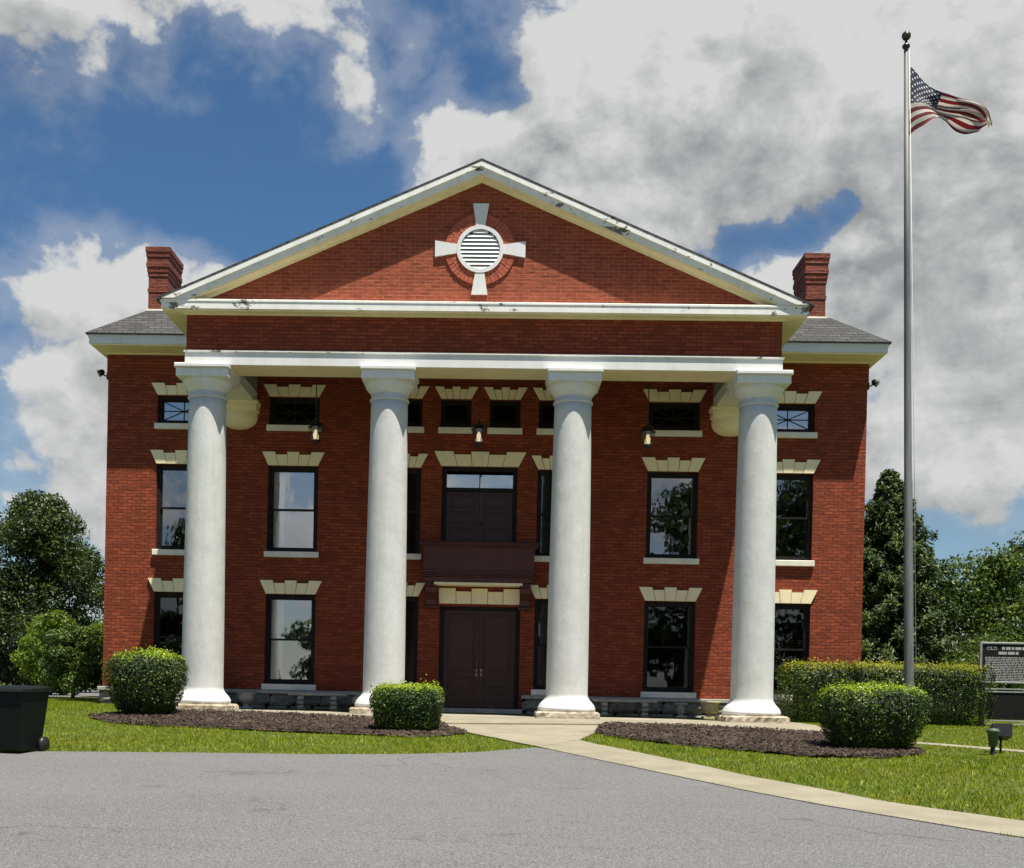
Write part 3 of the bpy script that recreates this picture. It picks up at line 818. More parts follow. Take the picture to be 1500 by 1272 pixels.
# wing cornices and hipped roof
WC = 9.12; WF = -.75
for sx in (-1, 1):
    c = MB(); f = MB(); so = MB()
    def bx(m, x0, x1, y0, y1, z0, z1): a, b = sorted((sx*x0, sx*x1)); m.box(a, b, y0, y1, z0, z1)
    bx(c, HX+.01, WC-.015, WF+.012, -.0, 8.345, 8.465); bx(c, HX+.01, WC, WF, .0, 8.465, 8.545)
    bx(c, W-.1, WC-.03, .0, DEP+.3, 8.345, 8.465); bx(c, W-.1, WC, .0, DEP+.3, 8.465, 8.545)
    o = c.build('wing_cornice', M['paint'], B)
    bx(so, HX+.01, WC-.05, WF+.05, -.0, 8.315, 8.345); bx(so, W-.1, WC-.05, .0, DEP+.28, 8.315, 8.345); bx(so, HX+.01, W+.05, -.07, 0, 8.286, 8.315); bx(so, W, W+.05, 0, DEP, 8.286, 8.315)
    so.build('soffit', M['cream_bounce'], o)
r_ = MB(); i_ = 1.08; ex, ey0, ey1, z0, z1 = WC+.05, WF-.05, DEP+.35, 8.547, 9.43
vs = [(-ex, ey0, z0), (ex, ey0, z0), (ex, ey1, z0), (-ex, ey1, z0), (-ex+i_, ey0+i_, z1), (ex-i_, ey0+i_, z1), (ex-i_, ey1-i_, z1), (-ex+i_, ey1-i_, z1)]
vs += [(x, y, z+.03) for x, y, z in vs[:4]]
r_.add(vs, [(0, 3, 2, 1), (4, 5, 6, 7), (0, 1, 9, 8), (1, 2, 10, 9), (2, 3, 11, 10), (3, 0, 8, 11), (8, 9, 5, 4), (9, 10, 6, 5), (10, 11, 7, 6), (11, 8, 4, 7)])
mroof = r_.build('hip_roof', M['shingle'], B)
for (x0, x1) in ((-8.19, -7.73), (7.61, 8.07)):
    c = MB(); y0, y1 = .72, 1.80
    for (z0, z1, d) in [(p_, q_, d_*.62) for p_, q_, d_ in ((8.9, 10.02, 0), (10.02, 10.10, .025), (10.10, 10.40, 0), (10.40, 10.50, .03), (10.50, 10.62, .055), (10.62, 10.72, .085), (10.72, 10.86, .06), (10.86, 10.97, .09), (10.97, 11.09, .115))]:
        c.box(x0-d, x1+d, y0-d, y1+d, z0, z1)
    ch = c.build('chimney', M['brick_chimney'], mroof)
    f = MB(); f.box(x0-.03, x1+.03, y0-.03, y1+.03, 9.2, 9.60); f.box(x0-.16, x1+.16, y0-.14, y0-.032, 9.28, 9.47); f.build('flashing', M['sillpaint'], ch)

# ------------------------------------------------------------------ lanterns
def bulbmat():
    m, nt, b = new_mat('lamp_bulb'); b.inputs['Base Color'].default_value = (.9, .8, .5, 1)
    b.inputs['Emission Color'].default_value = (1, .80, .42, 1); b.inputs['Emission Strength'].default_value = .42
    return m
M['bulb'] = bulbmat()
def lantern(loc, label):
    t = empty('hanging_lantern', loc); tag(t, label, 'lantern', 'black lanterns hanging from the porch ceiling')
    k = MB(); k.tube([(0, 0, .50), (0, 0, 2.09)], .012, 8); k.lathe([(.0, 2.04), (.05, 2.05), (.055, 2.09)], 0, 0, 16); k.build('rod', M['blackmetal'], t)
    r = MB(); r.lathe([(.0, .54), (.022, .52), (.022, .49), (.06, .46), (.115, .425), (.145, .385), (.15, .37), (.0, .37)], 0, 0, 6, False)
    r.lathe([(.10, .37), (.175, .335), (.18, .315), (.0, .315)], 0, 0, 6, False); r.build('cap', M['blackmetal'], t)
    f = MB()
    for q in range(6):
        a = q*math.pi/3; f.tube([(.155*math.cos(a), .155*math.sin(a), .315), (.085*math.cos(a), .085*math.sin(a), .04)], .009, 6)
    f.lathe([(.0, -.10), (.018, -.085), (.0199, -.06), (.012, -.045), (.035, -.03), (.085, .0), (.098, .02), (.098, .045), (.0, .045)], 0, 0, 6, False)
    f.build('cage', M['blackmetal'], t)
    g = MB()
    for q in range(6):
        a, b = q*math.pi/3, (q+1)*math.pi/3
        g.add([(.15*math.cos(a), .15*math.sin(a), .31), (.15*math.cos(b), .15*math.sin(b), .31), (.08*math.cos(b), .08*math.sin(b), .05), (.08*math.cos(a), .08*math.sin(a), .05)], [(0, 1, 2, 3)])
    g.build('pane', M['lampglass'], t)
    b = MB(); b.lathe([(.062, .05), (.068, .10), (.06, .16), (.04, .22), (.022, .265), (.0, .28)], 0, 0, 16); b.build('bulb', M['bulb'], t)
    return t
lantern((-3.68, -1.6, 5.97), 'black lantern hanging by the upper left porch windows, leftmost of three')
lantern((-.06, -1.6, 5.97), 'black lantern hanging in front of the balcony doors, middle of three')
lantern((3.655, -1.6, 5.97), 'black lantern hanging by the upper right porch windows, rightmost of three')

# floodlights on the building corners
for sx, lab in ((-1, 'small black floodlight on the left top corner of the building'), (1, 'small black floodlight on the right top corner of the building')):
    t = empty('floodlight', (sx*W, .10, 7.80)); tag(t, lab, 'floodlight', 'floodlights on the building corners')
    a = MB(); a.box(min(0, sx*.04)+sx*.022, max(0, sx*.04)+sx*.022, -.06, .06, -.07, .07, .01); a.tube([(sx*.04, 0, 0), (sx*.12, 0, .02), (sx*.17, -.02, .06)], .016, 8); a.build('arm', M['blackmetal'], t)
    h = MB(); n = Vector((sx*.65, -.35, -.45)).normalized(); c0 = Vector((sx*.17, -.02, .10))
    h.tube([c0-n*.05, c0-n*.02, c0+n*.06, c0+n*.10], [.03, .065, .075, .085], 12); h.build('head', M['blackmetal'], t)
    l = MB(); l.tube([c0+n*.101, c0+n*.108], [.078, .07], 12); l.build('lens', M['caststone'], t)

# ------------------------------------------------------------------ benches, urns
def bench(x0, x1, y, legs, label):
    t = empty('garden_bench', ((x0+x1)/2, y, 0)); tag(t, label, 'bench', 'stone benches on the porch'); cx = (x0+x1)/2
    s = MB(); n = 12
    top = []
    s.box(x0-cx, x1-cx, -.21, .21, .335, .41, .02); s.build('seat', M['caststone'], t)
    for lx in legs:
        l = MB(); x = lx-cx
        prof = [(.15, .0), (.15, .05), (.10, .07), (.075, .10), (.10, .15), (.105, .18), (.07, .22), (.09, .26), (.13, .30), (.145, .335)]
        vs = []
        for hw, z in prof:
            for (a, b) in ((-1, -1), (1, -1), (1, 1), (-1, 1)): vs.append((x+a*hw*.52, b*hw*1.15, z))
        fs = [(3, 2, 1, 0), tuple(range(len(vs)-4, len(vs)))]
        for i in range(len(prof)-1):
            for k in range(4): fs.append((i*4+k, i*4+(k+1) % 4, (i+1)*4+(k+1) % 4, (i+1)*4+k))
        l.add(vs, fs)
        # scroll volutes on the front
        for zz, rr in ((.06, .05), (.17, .045), (.28, .055)):
            l.tube([(x-.07, -.15, zz), (x+.07, -.15, zz)], rr, 12)
        l.build('leg', M['caststone'], t)
bench(-4.34, -2.98, -.52, (-4.05, -3.29), 'low stone bench under the left porch window')
bench(2.62, 4.12, -.52, (2.92, 3.84), 'low stone bench under the right porch window')
def urn(x, y, label, name='stone_urn', mat='caststone', sc=1.0, prof=None, rim=True):
    t = empty(name, (x, y, 0)); tag(t, label, 'urn')
    p = MB(); p.box(-.14*sc, .14*sc, -.14*sc, .14*sc, 0, .05*sc, .008); p.lathe([(.11*sc, .05*sc), (.07*sc, .075*sc), (.05*sc, .11*sc)], 0, 0, 24); p.build('foot', M[mat], t)
    b = MB(); b.lathe(prof or [(.05*sc, .11*sc), (.12*sc, .15*sc), (.19*sc, .22*sc), (.205*sc, .30*sc), (.19*sc, .33*sc), (.23*sc, .36*sc), (.235*sc, .39*sc), (.20*sc, .39*sc), (.18*sc, .33*sc), (.0, .31*sc)], 0, 0, 32); b.build('bowl', M[mat], t)
urn(-5.33, -.60, 'grey stone urn beside the base of the leftmost column', sc=.95)
urn(-2.72, -.52, 'small grey stone ball finial on the porch left of the shrub', 'stone_finial', sc=.85, prof=[(.05, .09), (.09, .12), (.15, .17), (.175, .24), (.15, .31), (.09, .36), (.06, .37), (.05, .39), (.0, .41)])
M['caststone_warm'] = simple_mat('tan_cast_stone', (.42, .34, .20), (.56, .47, .30), .85, 7, 6, .5, 40)
urn(5.28, -.82, 'tan stone planter beside the base of the rightmost column', 'stone_planter', 'caststone_warm', 1.15, [(.06, .12), (.15, .13), (.19, .16), (.20, .30), (.22, .36), (.245, .37), (.245, .40), (.20, .40), (.18, .34), (.0, .33)])
# flank figures of the tan planter (small crouching stone lumps)
urn(4.68, -.50, 'grey stone pedestal between the right bench and tan planter', 'stone_pedestal', sc=.9, prof=[(.05, .10), (.10, .13), (.075, .17), (.11, .21), (.08, .26), (.12, .30), (.15, .315), (.15, .35), (.0, .35)])

# ------------------------------------------------------------------ foliage
def leaves(P, N, size, aspect=.55, jitter=.6, fold=True):
    """one folded leaf per point, facing roughly along N"""
    n = len(P)
    Nn = N+RNG.normal(0, jitter, (n, 3)); Nn /= np.linalg.norm(Nn, axis=1)[:, None]+1e-9
    r = RNG.normal(0, 1, (n, 3)); a = np.cross(Nn, r); a /= np.linalg.norm(a, axis=1)[:, None]+1e-9
    b = np.cross(Nn, a)
    L = (RNG.uniform(.65, 1.25, n)*size)[:, None]; W_ = L*aspect
    V = np.stack([P-a*L*.5, P+b*W_*.5+Nn*L*.10, P+a*L*.5, P-b*W_*.5+Nn*L*.10], 1).reshape(-1, 3)
    F = np.arange(4*n).reshape(-1, 4)
    return V, F

def fbm_dir(D, seed, k=5):
    rs = np.random.default_rng(seed); o = np.zeros(len(D))
    for i in range(14):
        w = rs.normal(0, 1, 3)*k*(1+.6*(i % 4)); o += np.sin(D@w+rs.uniform(0, 6.28))/(1+.6*(i % 4))
    return o/6

def box_bush(name, loc, w, d, h, n, label, cat='shrub', group=None, tipmat='boxtip', mat='boxleaf', taper=.80, size=.05, pn=5.0, tips=.16, seed=1, rz=0.0):
    """clipped shrub: shell of leaves on a rounded block that narrows to the ground"""
    t = empty(name, loc, rz); tag(t, label, cat, group)
    # even cover of a box's faces by area, then rounded
    ar = np.array([d*h, w*h, w*d*1.0]); ax = RNG.choice(3, n, p=ar/ar.sum())
    S = RNG.uniform(-1, 1, (n, 3)); S[np.arange(n), ax] = np.where(RNG.uniform(0, 1, n) < .5, -1, 1)
    S = S/(np.sum(np.abs(S)**pn, axis=1)**(1/pn))[:, None]
    rad = 1+.085*fbm_dir(S, seed, 5)-np.abs(RNG.normal(0, .07, n))
    S2 = S*rad[:, None]
    zz = (S2[:, 2]+1)/2
    tp = taper+(1-taper)*np.clip(zz*1.5, 0, 1)
    P = np.c_[S2[:, 0]*w/2*tp, S2[:, 1]*d/2*tp, zz*h*.96+.04]
    patchy = .08*np.sin(P[:, 0]*5.1+seed)*np.sin(P[:, 1]*6.3+P[:, 0]*2.2)+RNG.normal(0, .07, n)
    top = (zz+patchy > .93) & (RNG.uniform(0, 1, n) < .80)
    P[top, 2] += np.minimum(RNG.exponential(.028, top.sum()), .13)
    P += RNG.normal(0, .012, P.shape)
    sh = (RNG.uniform(0, 1, n) < .014) & (zz > .35); P[sh] += S[sh]*RNG.uniform(.03, .11, (sh.sum(), 1))
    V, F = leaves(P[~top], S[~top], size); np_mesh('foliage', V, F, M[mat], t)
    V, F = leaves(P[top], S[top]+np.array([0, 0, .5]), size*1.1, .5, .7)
    np_mesh('sunlit_new_growth', V, F, M[tipmat], t)  # top leaves: young growth with sun brightness put into the colour
    # stems and a solid core coloured dark for the shade inside
    st = MB()
    for i in range(9):
        a = random.uniform(0, 6.28); r0 = random.uniform(.02, .12); r1 = random.uniform(.25, .42)
        st.tube([(r0*math.cos(a), r0*math.sin(a), -.05), (r1*.6*w/2*math.cos(a), r1*.6*d/2*math.sin(a), h*.35), (r1*w*.9*math.cos(a), r1*d*.9*math.sin(a), h*.8)], [.022, .016, .006], 6)
    st.build('stem', M['bark'], t)
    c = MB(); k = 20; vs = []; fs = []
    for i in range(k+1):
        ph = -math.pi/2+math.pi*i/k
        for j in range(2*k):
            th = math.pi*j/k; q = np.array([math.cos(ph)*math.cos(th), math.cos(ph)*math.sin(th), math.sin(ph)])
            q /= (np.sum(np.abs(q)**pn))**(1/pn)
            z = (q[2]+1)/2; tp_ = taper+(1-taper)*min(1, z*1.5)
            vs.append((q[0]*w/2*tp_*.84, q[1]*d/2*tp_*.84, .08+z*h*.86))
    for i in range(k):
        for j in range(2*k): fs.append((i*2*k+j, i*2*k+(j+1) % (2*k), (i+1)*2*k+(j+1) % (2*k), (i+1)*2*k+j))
    c.add(vs, fs, True); c.build('shade_core', M['innershade'], t)
    return t
G1 = 'clipped shrubs in front of the porch'
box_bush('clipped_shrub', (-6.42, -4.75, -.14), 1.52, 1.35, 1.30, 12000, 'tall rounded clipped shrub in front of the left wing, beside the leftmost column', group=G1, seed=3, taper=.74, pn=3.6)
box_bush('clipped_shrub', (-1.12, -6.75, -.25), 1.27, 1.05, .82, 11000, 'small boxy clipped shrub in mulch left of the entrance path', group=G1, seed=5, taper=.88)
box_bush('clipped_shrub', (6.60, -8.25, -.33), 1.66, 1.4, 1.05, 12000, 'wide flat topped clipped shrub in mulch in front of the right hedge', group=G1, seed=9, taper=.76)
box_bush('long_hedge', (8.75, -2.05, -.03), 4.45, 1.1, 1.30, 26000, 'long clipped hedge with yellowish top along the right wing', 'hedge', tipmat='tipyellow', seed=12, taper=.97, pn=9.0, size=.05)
box_bush('foundation_shrub', (-6.9, -.95, .0), 1.5, .9, .98, 6000, 'dark low shrub under the lower left wing window', seed=15, tipmat='boxleaf')

def tree_crown(t, clumps, size, mat, seed, sub='crown', jitter=.8):
    Ps = []; Ns = []
    for (c, r, n) in clumps:
        D = RNG.normal(0, 1, (n, 3)); D /= np.linalg.norm(D, axis=1)[:, None]
        rr = (1-np.abs(RNG.normal(0, .22, n)))*(1+.22*fbm_dir(D, int(seed*100+len(Ps)), 3))
        Ps.append(np.array(c)+D*rr[:, None]*np.array(r)); Ns.append(D+np.array([0, 0, .35]))
    V, F = leaves(np.vstack(Ps), np.vstack(Ns), size, .55, jitter)
    return np_mesh(sub, V, F, M[mat], t)

def broad_tree(name, loc, H, W_, label, nclump=40, per=520, size=.14, mat='leaf_mid', trunk_h=.22, cat='tree', group=None, seed=1, low=.16, shape=1.0):
    t = empty(name, loc); tag(t, label, cat, group); rs = random.Random(seed)
    tr = MB(); r0 = H*.022
    tr.tube([(0, 0, -.2), (.02*H*.2, 0, H*.2), (-.01*H, .01*H, H*.5), (0, 0, H*.8)], [r0*1.3, r0, r0*.6, r0*.2], 10)
    cl = []
    for i in range(nclump):
        z = low+(1-low)*rs.random()**.8; 
        prof = math.sin(math.pi*min(1, (z-low*.6)/(1-low*.6))**(.75*shape))**.6
        a = rs.uniform(0, 6.28); r = W_*.5*prof*rs.uniform(.35, .95)
        c = (r*math.cos(a), r*math.sin(a), z*H*.93); s = W_*rs.uniform(.11, .20)
        cl.append((c, (s, s, s*.75), per))
        if i % 3 == 0: tr.tube([(0, 0, max(.1, c[2]-r*.9)), (c[0]*.5, c[1]*.5, c[2]-r*.3), c], [r0*.45, r0*.3, r0*.1], 6)
    tr.build('trunk', M['bark'], t)
    tree_crown(t, cl, size, mat, seed)
    return t

def conifer(name, loc, H, W_, label, seed=1, n_br=330, size=.19):
    t = empty(name, loc); tag(t, label, 'tree'); rs = random.Random(seed)
    tr = MB(); tr.tube([(0, 0, -.2), (0, 0, H*.5), (0, 0, H*.98)], [H*.028, H*.016, .02], 10); 
    Ps = []; Ns = []
    for i in range(n_br):
        z = H*(.03+.95*(i/n_br)**1.0); a = i*2.39996+rs.uniform(-.3, .3); t_ = 1-z/H
        L = W_*.5*(t_**1.02*.97+.03)*rs.uniform(.70, 1.15)
        n = int(60+L*85); u = RNG.uniform(.12, 1, n)**.7
        # branch sweeps out, droops, then tips up
        rx = u*L; dz = -.28*rx+.16*rx*u+.05
        wv = RNG.normal(0, .075+.10*L*(1-u)*.6, n); wz = RNG.normal(0, .05+.03*L, n)-np.abs(RNG.normal(0, .05, n))
        X = math.cos(a)*rx-math.sin(a)*wv; Y = math.sin(a)*rx+math.cos(a)*wv
        Ps.append(np.c_[X, Y, z+dz+wz]); Ns.append(np.tile([math.cos(a)*.5, math.sin(a)*.5, .9], (n, 1)))
        if i % 4 == 0: tr.tube([(0, 0, z), (math.cos(a)*L*.5, math.sin(a)*L*.5, z-.10*L), (math.cos(a)*L*.9, math.sin(a)*L*.9, z-.1*L)], [.03, .02, .008], 5)
    tr.build('trunk', M['bark'], t)
    V, F = leaves(np.vstack(Ps), np.vstack(Ns), size, .36, .55); np_mesh('crown', V, F, M['needle'], t)
    return t

broad_tree('evergreen_tree', (-15.9, 14, .1), 7.5, 5.0, 'tall dense dark evergreen tree left of the building', 120, 560, .13, 'leaf_dark', seed=21, low=.04, shape=.8)
broad_tree('garden_tree', (-13.6, 20, .2), 4.6, 3.2, 'pale feathery tree beyond the shrubs, close to the left brick corner', 26, 260, .15, 'leaf_mid', seed=22, low=.35)
broad_tree('leafy_shrub', (-11.05, 4.0, .05), 2.05, 2.1, 'rounded green shrub at the edge of the left lawn', 34, 420, .085, 'leaf_mid', cat='shrub', seed=23, low=.22)
broad_tree('leafy_shrub', (-11.0, 7.2, .1), 2.7, 2.0, 'taller lime green shrub against the left brick corner', 30, 420, .11, 'leaf_lime', cat='shrub', seed=24, low=.25)
broad_tree('leafy_shrub', (-13.4, 8.5, .1), 2.6, 2.6, 'yellow green shrub in front of the tall dark evergreen', 26, 380, .11, 'leaf_lime', cat='shrub', seed=28, low=.12)
conifer('conifer_tree', (13.3, 12, .1), 8.1, 9.4, 'tall pointed conifer with drooping boughs right of the building', 31)
broad_tree('broadleaf_tree', (16.5, 11.2, .1), 5.2, 5.6, 'bright green leafy tree beside the conifer, behind the hedge', 46, 480, .15, 'leaf_mid', seed=32, low=.10)
broad_tree('broadleaf_tree', (20.6, 18, .2), 6.6, 5.0, 'dark leafy tree farthest right, behind the black sign', 40, 460, .17, 'leaf_dark', seed=33, low=.10)
broad_tree('broadleaf_tree', (14.6, 6.0, .1), 2.3, 3.8, 'low spreading bush behind the right end of the hedge', 30, 420, .10, 'leaf_mid', cat='bush', seed=34, low=.10)

# far treeline that closes the horizon
def treeline():
    rs = np.random.default_rng(5); Ps = []; Ns = []
    for i in range(170):
        a = rs.uniform(-75, 75); x = a*1.6; y = 95+rs.uniform(-6, 12)
        h = rs.uniform(3.0, 5.6); n = 330
        D = rs.normal(0, 1, (n, 3)); D /= np.linalg.norm(D, axis=1)[:, None]
        Ps.append(np.array([x, y, h*.5])+D*np.array([3.6, 2.5, h*.62])*(1-np.abs(rs.normal(0, .15, n)))[:, None]); Ns.append(D)
    V, F = leaves(np.vstack(Ps), np.vstack(Ns), .55, .6, .7)
    tag(np_mesh('far_wood', V, F, M['leaf_mid']), 'distant wood along the horizon behind the building', 'wood', kind='stuff')
treeline()
# big trees across the road: the dark shapes mirrored in the window panes
G2 = 'trees across the road mirrored in the windows'
L2 = 'tall leafy tree across the road, mirrored in the window panes'
for i, (x, y, H, w) in enumerate(((13.5, -56, 17, 12), (23, -60, 19, 13), (4.5, -62, 11, 9), (-11, -60, 9, 8), (-22.5, -58, 14, 10))):
    broad_tree('roadside_tree', (x, y, float(gz(y))), H, w, L2, 34, 200, .55, 'leaf_dark', group=G2, seed=40+i, low=.2)

# lawn grass
def grass():
    n = 620000
    q = np.c_[RNG.uniform(-13.5, 14, n), RNG.uniform(-21, 5.5, n)]
    x, y = q.T
    gfx = np.array(GF); keep = np.ones(n, bool)
    edge = np.interp(x, np.r_[gfx[:, 0], [p[0] for p in WO[1:]]], np.r_[gfx[:, 1], [p[1] for p in WO[1:]]])
    keep &= y > edge-.03+RNG.uniform(-.06, .03, n)
    keep &= ~pip(x, y, WI+WO[::-1]) & ~pip(x, y, PL+PR[::-1]) & ~pip(x, y, SP_A+SP_B[::-1])
    keep &= ~(pip(x, y, ML) & (RNG.uniform(0, 1, n) > .01)) & ~(pip(x, y, MR) & (RNG.uniform(0, 1, n) > .01))
    keep &= ~((x > -6.8) & (x < 6.8) & (y > -3.8)) & ~((np.abs(x) < W+.2) & (y > -.1))
    keep &= ~pip(x, y, AF+[(6.75, -3.7), (-6.55, -3.7)])
    keep &= ~((y > 2.5) & (x < -9)) | ((y < 5.5) & (RNG.uniform(0, 1, n) < .6))
    q = q[keep]; x, y = q.T; n = len(q)
    patch = .5+.5*np.sin(x*1.3+1.2*np.sin(y*1.1))*np.sin(y*1.7+x*.4)
    h = RNG.uniform(.02, .055, n)*(.7+.6*patch); a = RNG.uniform(0, 6.28, n); w = RNG.uniform(.005, .010, n)
    lean = RNG.normal(0, .45, (n, 2))*h[:, None]
    z = gz(y)
    b0 = np.c_[x-np.cos(a)*w, y-np.sin(a)*w, z-.004]; b1 = np.c_[x+np.cos(a)*w, y+np.sin(a)*w, z-.004]
    tpz = np.c_[x+lean[:, 0], y+lean[:, 1], z+h]
    V = np.stack([b0, b1, tpz], 1).reshape(-1, 3); F = np.arange(3*n).reshape(-1, 3)
    tag(np_mesh('grass', V, F, M['grass']), 'short green lawn grass in front of the building', 'grass', kind='stuff')
grass()

# ------------------------------------------------------------------ flagpole and flag
t = empty('flagpole', (8.84, -3.5, -.05)); tag(t, 'tall grey metal flagpole with a ball top behind the wide shrub', 'flagpole')
LX = -.40/14.1
p = MB(); p.tube([(0, 0, 0), (LX*.2, 0, .2), (LX*5, 0, 5), (LX*5.02, 0, 5.02), (LX*9.4, 0, 9.4), (LX*13.75, 0, 13.75)], [.100, .096, .083, .077, .060, .042], 20); p.build('pole', M['steel'], t)
p = MB(); p.lathe([(.2, 0), (.2, .03), (.14, .07), (.115, .10)], 0, 0, 24); p.build('base_flange', M['steel'], t)
p = MB(); x = LX*13.8; p.lathe([(.04, 13.72), (.075, 13.76), (.075, 13.80), (.03, 13.84), (.02, 13.92)], x, 0, 16); p.build('truck', M['blackmetal'], t)
p = MB(); p.lathe([(.09*math.sin(math.pi*i/12), 13.99-.09*math.cos(math.pi*i/12)) for i in range(13)], x, 0, 20); p.build('ball', simple_mat('dark_bronze', (.06, .05, .03), (.09, .075, .05), .4, metal=.8), t)
p = MB(); p.tube([(.10, -.03, 1.2), (LX*7+.10, -.05, 7), (LX*13.75+.06, -.02, 13.7)], .006, 5); p.build('halyard', M['curtain'], t)

def flag():
    def mk(name, c, tr=.35):
        m, nt, b = new_mat(name); b.inputs['Base Color'].default_value = (*c, 1); b.inputs['Roughness'].default_value = .75
        t_ = nt.n.new('ShaderNodeBsdfTranslucent'); t_.inputs[0].default_value = (*c, 1)
        mx = nt.n.new('ShaderNodeMixShader'); mx.inputs[0].default_value = tr
        nt.l.new(b.outputs[0], mx.inputs[1]); nt.l.new(t_.outputs[0], mx.inputs[2]); nt.l.new(mx.outputs[0], nt.n['Material Output'].inputs[0])
        return m, nt, b
    red = mk('flag_red', (.15, .010, .016))[0]; white = mk('flag_white', (.58, .54, .48))[0]
    blue, nt, b = mk('flag_blue', (.006, .011, .040), .05)
    uv = nt.n.new('ShaderNodeUVMap'); sep = nt.n.new('ShaderNodeSeparateXYZ'); nt.l.new(uv.outputs[0], sep.inputs[0])
    a = nt.math('MULTIPLY', sep.outputs['X'], 12.0); c = nt.math('MULTIPLY', sep.outputs['Y'], 10.0)
    cm = nt.n.new('ShaderNodeCombineXYZ')
    nt.l.new(nt.math('MULTIPLY', nt.math('ADD', a, c), .5), cm.inputs[0]); nt.l.new(nt.math('MULTIPLY', nt.math('SUBTRACT', a, c), .5), cm.inputs[1])
    fr = nt.vmath('FRACTION', nt.vmath('ADD', cm.outputs[0], (.5, .5, .5)))
    ds = nt.vmath('LENGTH', nt.vmath('MULTIPLY', nt.vmath('SUBTRACT', fr, (.5, .5, .5)), (1, 1, 0)))
    st = nt.ramp(ds, .17, .25, 1, 0)
    nt.l.new(nt.mix(st, (.006, .011, .040), (.62, .60, .56)), b.inputs['Base Color'])
    def cv(pts):
        q = np.array(pts, float); d = np.r_[0, np.cumsum(np.hypot(*np.diff(q, axis=0).T))]; d /= d[-1]
        return lambda u: (float(np.interp(u, d, q[:, 0])), float(np.interp(u, d, q[:, 1])))
    # outline as it hangs in the breeze, in metres from the top of the hoist
    top = cv([(0, 0), (.24, -.20), (.49, -.37), (.90, -.63), (1.25, -.82), (1.55, -.95), (1.72, -1.10)])
    bot = cv([(0, -1.40), (.10, -1.31), (.26, -1.22), (.36, -1.14), (.50, -1.02), (.66, -1.00), (.80, -1.06), (1.00, -1.22), (1.15, -1.33), (1.32, -1.38), (1.50, -1.24)])
    nu, nv = 80, 52; V = []; UV = []
    for j in range(nv+1):
        v = j/nv
        for i in range(nu+1):
            u = i/nu; a, b_ = top(u), bot(u)
            vv = v+.06*math.sin(2*math.pi*v)*math.sin(3*u)
            x = a[0]*(1-vv)+b_[0]*vv; z = a[1]*(1-vv)+b_[1]*vv
            y = .20*math.sin(7.0*u-2.4*v)*min(1, u*2.5)+.10*math.sin(13*u+5*v)*u+.05*math.sin(20*v+4*u)*u
            z += .03*math.sin(11*u+8*v)*u
            V.append((x, y, z)); UV.append((u/.4, (v)/(7/13)))
    F = []; MI = []
    for j in range(nv):
        s = j*13//nv
        for i in range(nu):
            k = j*(nu+1)+i; F.append((k, k+1, k+nu+2, k+nu+1))
            MI.append(2 if (i < nu*.4 and s < 7) else (0 if s % 2 == 0 else 1))
    me = bpy.data.meshes.new('flag'); me.from_pydata(V, [], F)
    for m_ in (red, white, blue): me.materials.append(m_)
    me.polygons.foreach_set('material_index', MI); me.polygons.foreach_set('use_smooth', [True]*len(F))
    ul = me.uv_layers.new(name='UVMap')
    for lp in me.loops: ul.data[lp.index].uv = UV[lp.vertex_index]
    o = bpy.data.objects.new('flag', me); COL.objects.link(o); o.location = (8.84+LX*13.35+.085, -3.5, 13.33)
    tag(o, 'American flag with stars and red stripes drooping from the tall pole', 'flag')
flag()

# ------------------------------------------------------------------ historical marker
M['plaque'] = simple_mat('black_plaque', (.006, .006, .006), (.011, .011, .011), .6, 6, spec=.2)
M['lettergrey'] = simple_mat('cast_lettering', (.30, .30, .29), (.38, .38, .37), .5, 6)
M['frameframe'] = simple_mat('plaque_rim', (.20, .20, .19), (.27, .27, .26), .6, 6)
t = empty('historic_marker', (11.22, -2.45, 0), R(-4)); tag(t, 'black historical marker with grey lettering beside the right end of the hedge', 'sign')
b = MB(); b.box(-.53, .53, -.02, .02, .96, 1.74); pl = b.build('plaque', M['plaque'], t)
f = MB()
f.box(-.575, .575, -.04, .03, 1.74, 1.785, .01); f.box(-.575, .575, -.04, .03, .915, .96, .01); f.box(-.575, -.53, -.039, .029, .96, 1.74); f.box(.53, .575, -.039, .029, .96, 1.74)
f.build('rim', M['frameframe'], t)
def text(s, x, z, size, parent, mat):
    cu = bpy.data.curves.new('lettering', 'FONT'); cu.body = s; cu.size = size; cu.extrude = .003; cu.align_x = 'LEFT'
    tmp = bpy.data.objects.new('lettering', cu); COL.objects.link(tmp)
    dg = bpy.context.evaluated_depsgraph_get(); me = bpy.data.meshes.new_from_object(tmp.evaluated_get(dg))
    bpy.data.objects.remove(tmp); o = bpy.data.objects.new('lettering', me); me.materials.append(mat); COL.objects.link(o)
    o.rotation_euler = (R(90), 0, 0); o.location = (x, -.024, z); o.parent = parent; return o
text('OLD', -.44, 1.615, .105, pl, M['lettergrey'])
l = MB(); rs = random.Random(4)
for x0, w in ((-.13, .06), (-.05, .10), (.07, .05), (.14, .12), (.28, .07)): l.box(x0, x0+w, -.025, -.0201, 1.625, 1.685)
for x0, w in ((-.20, .17), (-.01, .14), (.15, .06)): l.box(x0, x0+w, -.025, -.0201, 1.525, 1.585)
for r in range(14):
    z = 1.47-r*.036; x = -.47+rs.uniform(0, .02)
    while x < .44:
        w = min(rs.uniform(.03, .12), .47-x); l.box(x, x+w, -.0245, -.0201, z-.020, z); x += w+.014
l.build('small_lettering', M['lettergrey'], pl)
for x in (-.50, .50):
    p = MB(); p.box(x-.045, x+.045, -.03, .03, -.2, .915, .006); p.build('post', M['blackmetal'], t)
p = MB()
for z in (.74, .80, .06, .13): p.box(-.455, .455, -.016, .016, z-.012, z+.012)
p.build('crossbar', M['lettergrey'], t)
